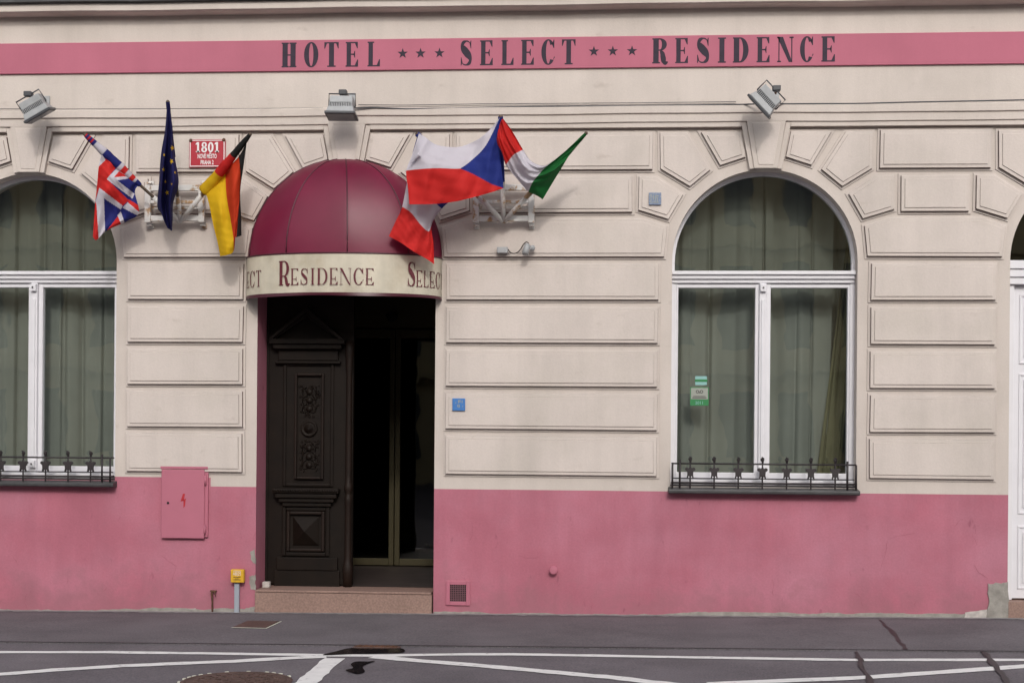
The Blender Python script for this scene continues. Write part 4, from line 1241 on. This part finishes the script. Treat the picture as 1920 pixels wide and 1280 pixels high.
def cz(b, A, T):
    net = [[z3(868, 165, .60), z3(790, 255, .585), z3(700, 328, .57), z3(560, 382, .56), z3(400, 368, .60), z3(310, 310, .62), z3(262, 280, .63)],
           [z3(862, 300, .585), z3(790, 370, .60), z3(690, 425, .59), z3(565, 465, .61), z3(395, 460, .66), z3(275, 425, .70), z3(212, 440, .68)],
           [z3(868, 440, .57), z3(790, 480, .61), z3(690, 515, .62), z3(570, 545, .66), z3(400, 542, .70), z3(275, 548, .71), z3(167, 560, .67)],
           [z3(885, 570, .56), z3(800, 615, .61), z3(690, 640, .64), z3(560, 665, .67), z3(400, 675, .67), z3(290, 678, .70), z3(178, 680, .67)],
           [z3(897, 692, .56), z3(800, 724, .60), z3(680, 757, .63), z3(545, 790, .65), z3(405, 808, .64), z3(300, 812, .68), z3(190, 813, .66)]]
    def cf(u, v, px, py):
        if abs(v - .5) < .5 * (1 - u / .50): return CZB
        return WH if v < .5 else REDC
    sheet(b, net, cf, 150, 100, ((.018, 1.6, .5, .5), (.011, 3.3, .5, 2), (.006, 5.2, -1.5, 1)))
    sleeve(b, A, T, .38, 1.0, lambda t: CZB if t < .985 else UKB, .020)
    # turned-over corner of the white half
    n2 = [[z3(228, 420, .715), z3(252, 425, .74), z3(278, 432, .73)], [z3(226, 438, .72), z3(252, 446, .75), z3(276, 452, .735)], [z3(190, 515, .70), z3(225, 490, .715), z3(262, 462, .715)]]
    sheet(b, n2, lambda *a: WH, 14, 14)
flag('cz', 'white, red and blue triangle Czech flag stretched between two poles', (944, 416), (938.5, 219), .16, .60, BR, .36, cz)

def it(b, A, T):
    net = [[z3(1516, 277, .60), z3(1395, 385, .56), z3(1268, 488, .55), z3(1190, 524, .56), z3(1105, 488, .58), z3(1044, 404, .59), z3(965, 270, .61), z3(892, 168, .62)],
           [z3(1470, 345, .58), z3(1335, 440, .57), z3(1215, 530, .60), z3(1140, 545, .62), z3(1070, 508, .63), z3(1012, 420, .62), z3(930, 290, .62), z3(882, 180, .62)],
           [z3(1400, 430, .55), z3(1280, 530, .56), z3(1160, 590, .55), z3(1090, 590, .56), z3(1025, 545, .58), z3(970, 445, .62), z3(900, 320, .66), z3(872, 200, .62)],
           [z3(1320, 560, .50), z3(1230, 620, .54), z3(1112, 650, .56), z3(1060, 650, .55), z3(990, 590, .53), z3(935, 490, .60), z3(872, 345, .66), z3(858, 250, .61)],
           [z3(1190, 776, .40), z3(1150, 750, .42), z3(1083, 718, .44), z3(1040, 672, .46), z3(975, 595, .50), z3(914, 518, .56), z3(882, 420, .60), z3(840, 350, .60)]]
    def cf(u, v, px, py): return GRN if u < .2857 else (WH if u < .714 else REDC)
    sheet(b, net, cf, 140, 90, ((.018, .7, 1.8, .5), (.012, 1.4, 3.2, 1), (.007, .6, 5.5, 0)))
    sleeve(b, A, T, .36, 1.0, lambda t: GRN, .022, 60, lambda t: .012 + .02 * min(1, (1 - t) * 3))
flag('it', 'green, white and red Italian flag slung from the rightmost pole', (944, 416), (1099, 250), .16, .60, BR, .36, it)

# ------------------------------------------------------------------ signs and small fixtures
def house_number():
    y = -.062
    x0, x1 = X(354.5, 287, y), X(422.5, 287, y); z0, z1_ = W(388, 314, y).z, W(388, 261.5, y).z
    cx, cz = (x0 + x1) / 2, (z0 + z1_) / 2
    t = thing('house_number_sign', 'red enamel house number sign reading 1801 Nové Město Praha 2', 'sign', (cx, y, cz))
    b = MB(); b.box(x0, x1, y, -.049, z0, z1_); b.build('plate', SIGNR, t, bevel=.004)
    b = MB(); yy = y - .0022; e, w = .007, .0075
    for a in ((x0 + e, x1 - e, z0 + e, z0 + e + w), (x0 + e, x1 - e, z1_ - e - w * .8, z1_ - e), (x0 + e, x0 + e + w, z0 + e + w, z1_ - e - w), (x1 - e - w, x1 - e, z0 + e + w, z1_ - e - w)):
        b.flat([(a[0], yy, a[2]), (a[1], yy, a[2]), (a[1], yy, a[3]), (a[0], yy, a[3])])
    b.build('border', SIGNW, t, recalc=False)
    b = MB(); yy = y - .0024; hgt = z1_ - z0; wd = x1 - x0
    xs = cx - wd * .325
    for ch, w in (('1', .045), ('8', .052), ('0', .050), ('1', .045)):
        for p in glyph(ch): b.flat([(xs + q[0] * w, yy, z0 + hgt * .535 + q[1] * hgt * .365) for q in p])
        xs += w + .0065
    b.build('number', SIGNW, t, recalc=False)
    for txt, zf_, ws in (('NOVÉ MĚSTO', .325, .52), ('PRAHA 2', .105, .56)):
        b = MB()
        for p in text_polys(txt, hgt * .155, ws, .028): b.flat([(cx + q[0], yy, z0 + hgt * zf_ + q[1]) for q in p])
        b.build('lettering', SIGNW, t, recalc=False)
    for cxn, czn in ((x0 + .014, z1_ - .010), (x1 - .014, z1_ - .006)):
        b = MB(); b.lathe([(.016, 0), (.013, .006), (0, .009)], Matrix.Translation((cxn, y - .001, czn)) @ Matrix.Rotation(R(90), 4, 'X'), 10); b.build('corner_rust', RUST, t)
house_number()
def cabinet():
    x0, x1 = X(304, 940), X(391.5, 940); z0, z1_ = W(347, 1008).z, W(347, 874).z
    t = thing('electrical_cabinet', 'pink painted steel electrical cabinet with red lightning mark', 'cabinet', ((x0 + x1) / 2, 0, z0))
    b = MB(); b.box(x0, x1, -.028, .02, z0 + .012, z1_); b.box(x0 - .004, x1 + .004, -.046, -.027, z1_ - .022, z1_ + .002); b.build('frame', PINKM, t, bevel=.004)
    b = MB(); xd = x1 - .028; b.box(x0 + .006, xd, -.043, -.029, z0, z1_ - .026); d = b.build('door', PINKM, t, bevel=.005)
    kx, kz = X(318, 942), W(318, 942).z
    b = MB(); b.lathe([(.011, 0), (.011, .003), (.006, .0035), (0, .0035)], Matrix.Translation((kx, -.043, kz)) @ Matrix.Rotation(R(90), 4, 'X'), 12); b.build('lock', BLACK, d)
    b = MB(); y = -.0448
    P = lambda px, py: (W(px, py, y).x, y, W(px, py, y).z)
    b.flat([P(343, 925), P(347, 925), P(344.5, 938.5), P(338.5, 939.5)]); b.flat([P(341, 937.5), P(349, 933.5), P(347.8, 938), P(346.8, 948), P(344, 952), P(344, 937.5)])
    b.build('lightning_mark', REDSIGN, d, recalc=False)
    for py in (900, 992):
        zz = W(388, py).z; b = MB(); b.tube([(xd + .008, -.044, zz - .04), (xd + .008, -.044, zz + .04)], .008, 8); b.build('hinge', PINKM, t)
cabinet()
def marker():
    c = W(444, 1150, -.03)
    t = thing('gas_marker', 'yellow marker plate on a grey post against the pink wall', 'marker', (c.x, -.03, gz(c.x)))
    b = MB(); b.box(c.x - .021, c.x + .021, -.045, -.015, gz(c.x) - .05, W(444, 1092, -.045).z); b.build('post', GREYP, t, bevel=.004)
    x0, x1 = X(432.5, 1080, -.07), X(457, 1080, -.07); z0, z1_ = W(444, 1091.5, -.07).z, W(444, 1067, -.07).z
    b = MB(); b.box(x0, x1, -.075, -.02, z0, z1_); b.build('plate', YEL, t, bevel=.006)
    b = MB(); cx = (x0 + x1) / 2; h = z1_ - z0; y = -.0775
    for p in text_polys('AB|25', h * .26, .72): b.flat([(cx + q[0], y, z0 + h * .56 + q[1]) for q in p])
    for a, zz, hh in ((.30, .88, .03),): b.flat([(cx - a * h, y, z0 + h * zz), (cx + a * h, y, z0 + h * zz), (cx + a * h, y, z0 + h * (zz + hh)), (cx - a * h, y, z0 + h * (zz + hh))])
    b.build('code', SIGNW, t, recalc=False)
    b = MB()
    for zz in (.20, .40): b.flat([(cx - .28 * h, y, z0 + h * zz), (cx + .28 * h, y, z0 + h * zz), (cx + .28 * h, y, z0 + h * (zz + .045)), (cx - .28 * h, y, z0 + h * (zz + .045))])
    b.flat([(cx - .16 * h, y, z0 + h * .29), (cx + .14 * h, y, z0 + h * .29), (cx + .14 * h, y, z0 + h * .32), (cx - .16 * h, y, z0 + h * .32)])
    b.build('printed_lines', IRON, t, recalc=False)
marker()
def stub():
    p = W(398, 1150, -.02)
    t = thing('rusty_pipe', 'thin rusty pipe stub with a bent clamp on the pink wall', 'pipe', (p.x, -.02, gz(p.x)))
    zt = W(398, 1106, -.02).z
    b = MB(); b.tube([(p.x, -.02, gz(p.x) - .03), (p.x, -.02, gz(p.x) + .09), (p.x - .004, -.022, zt - .03), (p.x + .002, -.02, zt)], [.008, .008, .012, .013], 8); b.build('pipe', RUST, t)
    b = MB(); b.box(p.x - .018, p.x + .034, -.034, -.004, zt - .012, zt); b.tube([(p.x + .02, -.03, zt - .006), (p.x + .03, -.032, zt - .05)], .005, 6); b.build('clamp', RUST, t)
stub()
def vent():
    x0, x1 = X(836.5, 1110), X(881.5, 1110); z0, z1_ = W(859, 1134).z, W(859, 1088).z
    t = thing('vent_grille', 'square pink vent grille low on the wall right of the step', 'vent', ((x0 + x1) / 2, 0, z0))
    b = MB(); w = .034
    for a in ((x0, x0 + w, z0, z1_), (x1 - w, x1, z0, z1_), (x0 + w, x1 - w, z0, z0 + w), (x0 + w, x1 - w, z1_ - w, z1_)): b.box(a[0], a[1], -.016, .01, a[2], a[3])
    b.build('frame', PINKM, t, bevel=.004)
    b = MB(); xa, xb, za, zb_ = x0 + w, x1 - w, z0 + w, z1_ - w
    b.add([(xa, -.003, za), (xb, -.003, za), (xb, -.003, zb_), (xa, -.003, zb_)], [(0, 1, 2, 3)]); b.build('opening', BLACK, t, recalc=False)
    b = MB()
    for k in range(1, 9):
        x = xa + (xb - xa) * k / 9; b.box(x - .0022, x + .0022, -.012, -.006, za, zb_)
        z = za + (zb_ - za) * k / 9; b.box(xa, xb, -.0135, -.007, z - .0022, z + .0022)
    b.build('mesh', MESHM, t)
vent()
c = W(1038, 1068)
b = MB(); b.lathe([(.030, -.01), (.030, .022), (.036, .028), (.036, .05), (.028, .058), (0, .060)], Matrix.Translation(c) @ Matrix.Rotation(R(90), 4, 'X'), 20)
o = b.build('capped_pipe', PINKM, auto=35); tag(o, 'round pink capped pipe end sticking out of the pink wall', 'pipe cap')
def plate(px0, py0, px1, py1, y, m, label, marks):
    a, d = W(px0, py1, y), W(px1, py0, y)
    t = thing('marker_plate', label, 'plate', ((a.x + d.x) / 2, y, a.z))
    b = MB(); b.box(a.x, d.x, y, y + .014, a.z, d.z); b.build('plate', m, t, bevel=.002)
    b = MB(); w, h = d.x - a.x, d.z - a.z
    for (u0, u1, v0, v1) in marks: b.flat([(a.x + u0 * w, y - .002, a.z + v0 * h), (a.x + u1 * w, y - .002, a.z + v0 * h), (a.x + u1 * w, y - .002, a.z + v1 * h), (a.x + u0 * w, y - .002, a.z + v1 * h)])
    b.build('faded_marks', STKG, t, recalc=False)
    return t
plate(848, 746.5, 872, 769.5, -.062, BLUE, 'bright blue square utility plate on the block right of the door', ((.45, .52, .62, .86), (.56, .64, .66, .88), (.74, .80, .62, .84), (.24, .30, .6, .68), (.40, .46, .30, .5), (.52, .58, .26, .5), (.46, .52, .26, .30), (.46, .52, .48, .52), (.80, .84, .3, .4)))
plate(1216.5, 361, 1240, 384, -.062, BLUEG, 'faded grey-blue square utility plate beside the right arched window', ((.14, .20, .14, .86), (.34, .40, .4, .8), (.5, .78, .68, .76), (.5, .56, .3, .7), (.66, .72, .25, .6), (.3, .8, .16, .22)))
def spot():
    a = W(942, 469, -.075)
    t = thing('wall_spotlight', 'small silver spotlight with grey junction box below the right flag bracket', 'spotlight', (a.x, -.05, a.z))
    b = MB(); b.box(a.x - .046, a.x + .046, -.095, -.045, a.z - .026, a.z + .026); b.build('junction_box', ALU, t, bevel=.006)
    pts = [W(953, 468, -.07), W(958, 474, -.085), W(966, 475, -.09), (W(974, 470, -.09)), W(981, 459, -.095), W(986, 454, -.10), W(990, 455, -.10), W(992, 460, -.09)]
    b = MB(); b.tube([spl([tuple(p) for p in pts], i / 30) for i in range(31)], .0045, 6); b.build('cable', IRON, t)
    p0, p1 = W(989, 458, -.15), W(984.5, 476, -.19)
    b = MB(); b.tube([p0, p0 + (p1 - p0) * .1, p1], [.018, .026, .027], 14); b.build('lamp_housing', ALU, t)
    p = W(998, 465, -.10)
    b = MB(); b.lathe([(0, -.026), (.018, -.019), (.026, 0), (.018, .019), (0, .026)], Matrix.Translation(p), 14); b.tube([p, (p.x, -.04, p.z)], .012, 8); b.tube([p, (p0 + p1) / 2], .010, 8); b.build('swivel', ALU, t)
spot()
def stickers():
    y = YW + .016
    def q(b, px0, py0, px1, py1, dy=0):
        a, d = W(px0, py1, y - dy), W(px1, py0, y - dy); b.flat([(a.x, y - dy, a.z), (d.x, y - dy, a.z), (d.x, y - dy, d.z), (a.x, y - dy, d.z)]); return a, d
    t = thing('window_sticker', 'small pale cyan and green sticker, the upper of two on the glass', 'sticker', W(1314, 713, y))
    b = MB(); q(b, 1303.5, 705, 1325.5, 721.5); b.build('backing', CYAN, t, recalc=False)
    b = MB(); q(b, 1303, 711, 1326.5, 715.5, .0015); b.build('stripe', GREEN, t, recalc=False)
    t = thing('window_sticker', 'larger square sticker with green 2011 strip, the lower of two on the glass', 'sticker', W(1311, 743, y))
    b = MB(); q(b, 1294, 725.5, 1329, 760); b.build('border', GREEN, t, recalc=False)
    b = MB(); a, d = q(b, 1295.5, 727, 1327.5, 748, .0015); b.build('face', STKG, t, recalc=False)
    b = MB(); cx, cz = (a.x + d.x) / 2, a.z + (d.z - a.z) * .66; yy = y - .003
    for s in (-1, 1):
        for p in arcring(cx + s * .017, cz, .014, .014, .009, .009, 0, 6.2832, 16): b.flat([(v[0], yy, v[1]) for v in p])
    b.flat([(cx - .006, yy, cz - .004), (cx, yy, cz - .016), (cx + .006, yy, cz - .004)])
    for z0, z1_, hw in ((.10, .17, .060), (.24, .28, .052)):
        b.flat([(cx - hw, yy, a.z + (d.z - a.z) * z0), (cx + hw, yy, a.z + (d.z - a.z) * z0), (cx + hw, yy, a.z + (d.z - a.z) * z1_), (cx - hw, yy, a.z + (d.z - a.z) * z1_)])
    b.build('printed_mark', IRON, t, recalc=False)
    b = MB(); z0 = W(1311, 757.5, yy).z
    for p in text_polys('2011', .026, 1.0): b.flat([(cx + v[0], yy, z0 + v[1]) for v in p])
    b.build('year', CYAN, t, recalc=False)
stickers()

# ------------------------------------------------------------------ the house across the street, seen only in the glass
def opposite():
    y = -30.0
    t = thing('opposite_house', 'ochre house across the street, mirrored in the left window glass', 'building', (0, y, 0))
    b = MB(); b.box(-34, 26, y - 8, y, -.6, 12.6); b.build('wall', OCHRE, t)
    for i in range(32):
        for j, (z0, z1_) in enumerate(((.9, 3.0), (4.3, 6.7), (7.9, 10.6))):
            x = -33 + i * 1.75
            b = MB(); b.box(x - .40, x + .40, y - .1, y + .02, z0, z1_); w = b.build('window', OPPW, t)
    for z, d in ((3.5, .5), (7.2, .25), (11.2, .3)):
        b = MB(); b.box(-34, 26, y - .05, y + d, z, z + .28); b.build('cornice', OCHRE, t)
opposite()

# ------------------------------------------------------------------ light, sky, camera
SUN_EL, SUN_AZ = R(31), R(9)            # azimuth measured from straight out of the facade, towards the right
wd = bpy.data.worlds.new('World'); scene.world = wd; wd.use_nodes = True
N, L = wd.node_tree.nodes, wd.node_tree.links
bg = N['Background']
sk = N.new('ShaderNodeTexSky'); sk.sky_type = 'NISHITA'; sk.sun_disc = False
sk.sun_elevation = SUN_EL; sk.sun_rotation = R(180) - SUN_AZ
sk.air_density = 1.0; sk.dust_density = 3.0; sk.ozone_density = .6
hs = N.new('ShaderNodeHueSaturation'); hs.inputs['Saturation'].default_value = .35
L.new(sk.outputs[0], hs.inputs['Color']); L.new(hs.outputs[0], bg.inputs['Color'])
bg.inputs['Strength'].default_value = .15
sl = bpy.data.lights.new('sun', 'SUN'); sl.energy = 0.72; sl.angle = R(4); sl.color = (1, .95, .90)
so = bpy.data.objects.new('sun', sl); col.objects.link(so)
dirv = Vector((math.sin(SUN_AZ) * math.cos(SUN_EL), -math.cos(SUN_AZ) * math.cos(SUN_EL), math.sin(SUN_EL)))
so.rotation_euler = dirv.to_track_quat('Z', 'Y').to_euler(); so.location = dirv * 30

cam = bpy.data.cameras.new('camera'); co = bpy.data.objects.new('camera', cam); col.objects.link(co)
cam.sensor_width = 36; cam.lens = F / 1920 * 36; cam.shift_y = (HY - 640) / 1920; cam.clip_end = 500
co.matrix_world = Matrix.Translation((0, -D, H)) @ Matrix.Rotation(YAW, 4, 'Z') @ Matrix.Rotation(R(90), 4, 'X') @ Matrix.Rotation(ROLL, 4, 'Z')
scene.camera = co
vs_ = scene.view_settings; vs_.view_transform = 'Standard'; vs_.look = 'None'; vs_.exposure = 0.30; vs_.gamma = 1
scene.render.engine = 'CYCLES'
scene.cycles.use_denoising = True
scene.cycles.max_bounces = 8; scene.cycles.transparent_max_bounces = 12
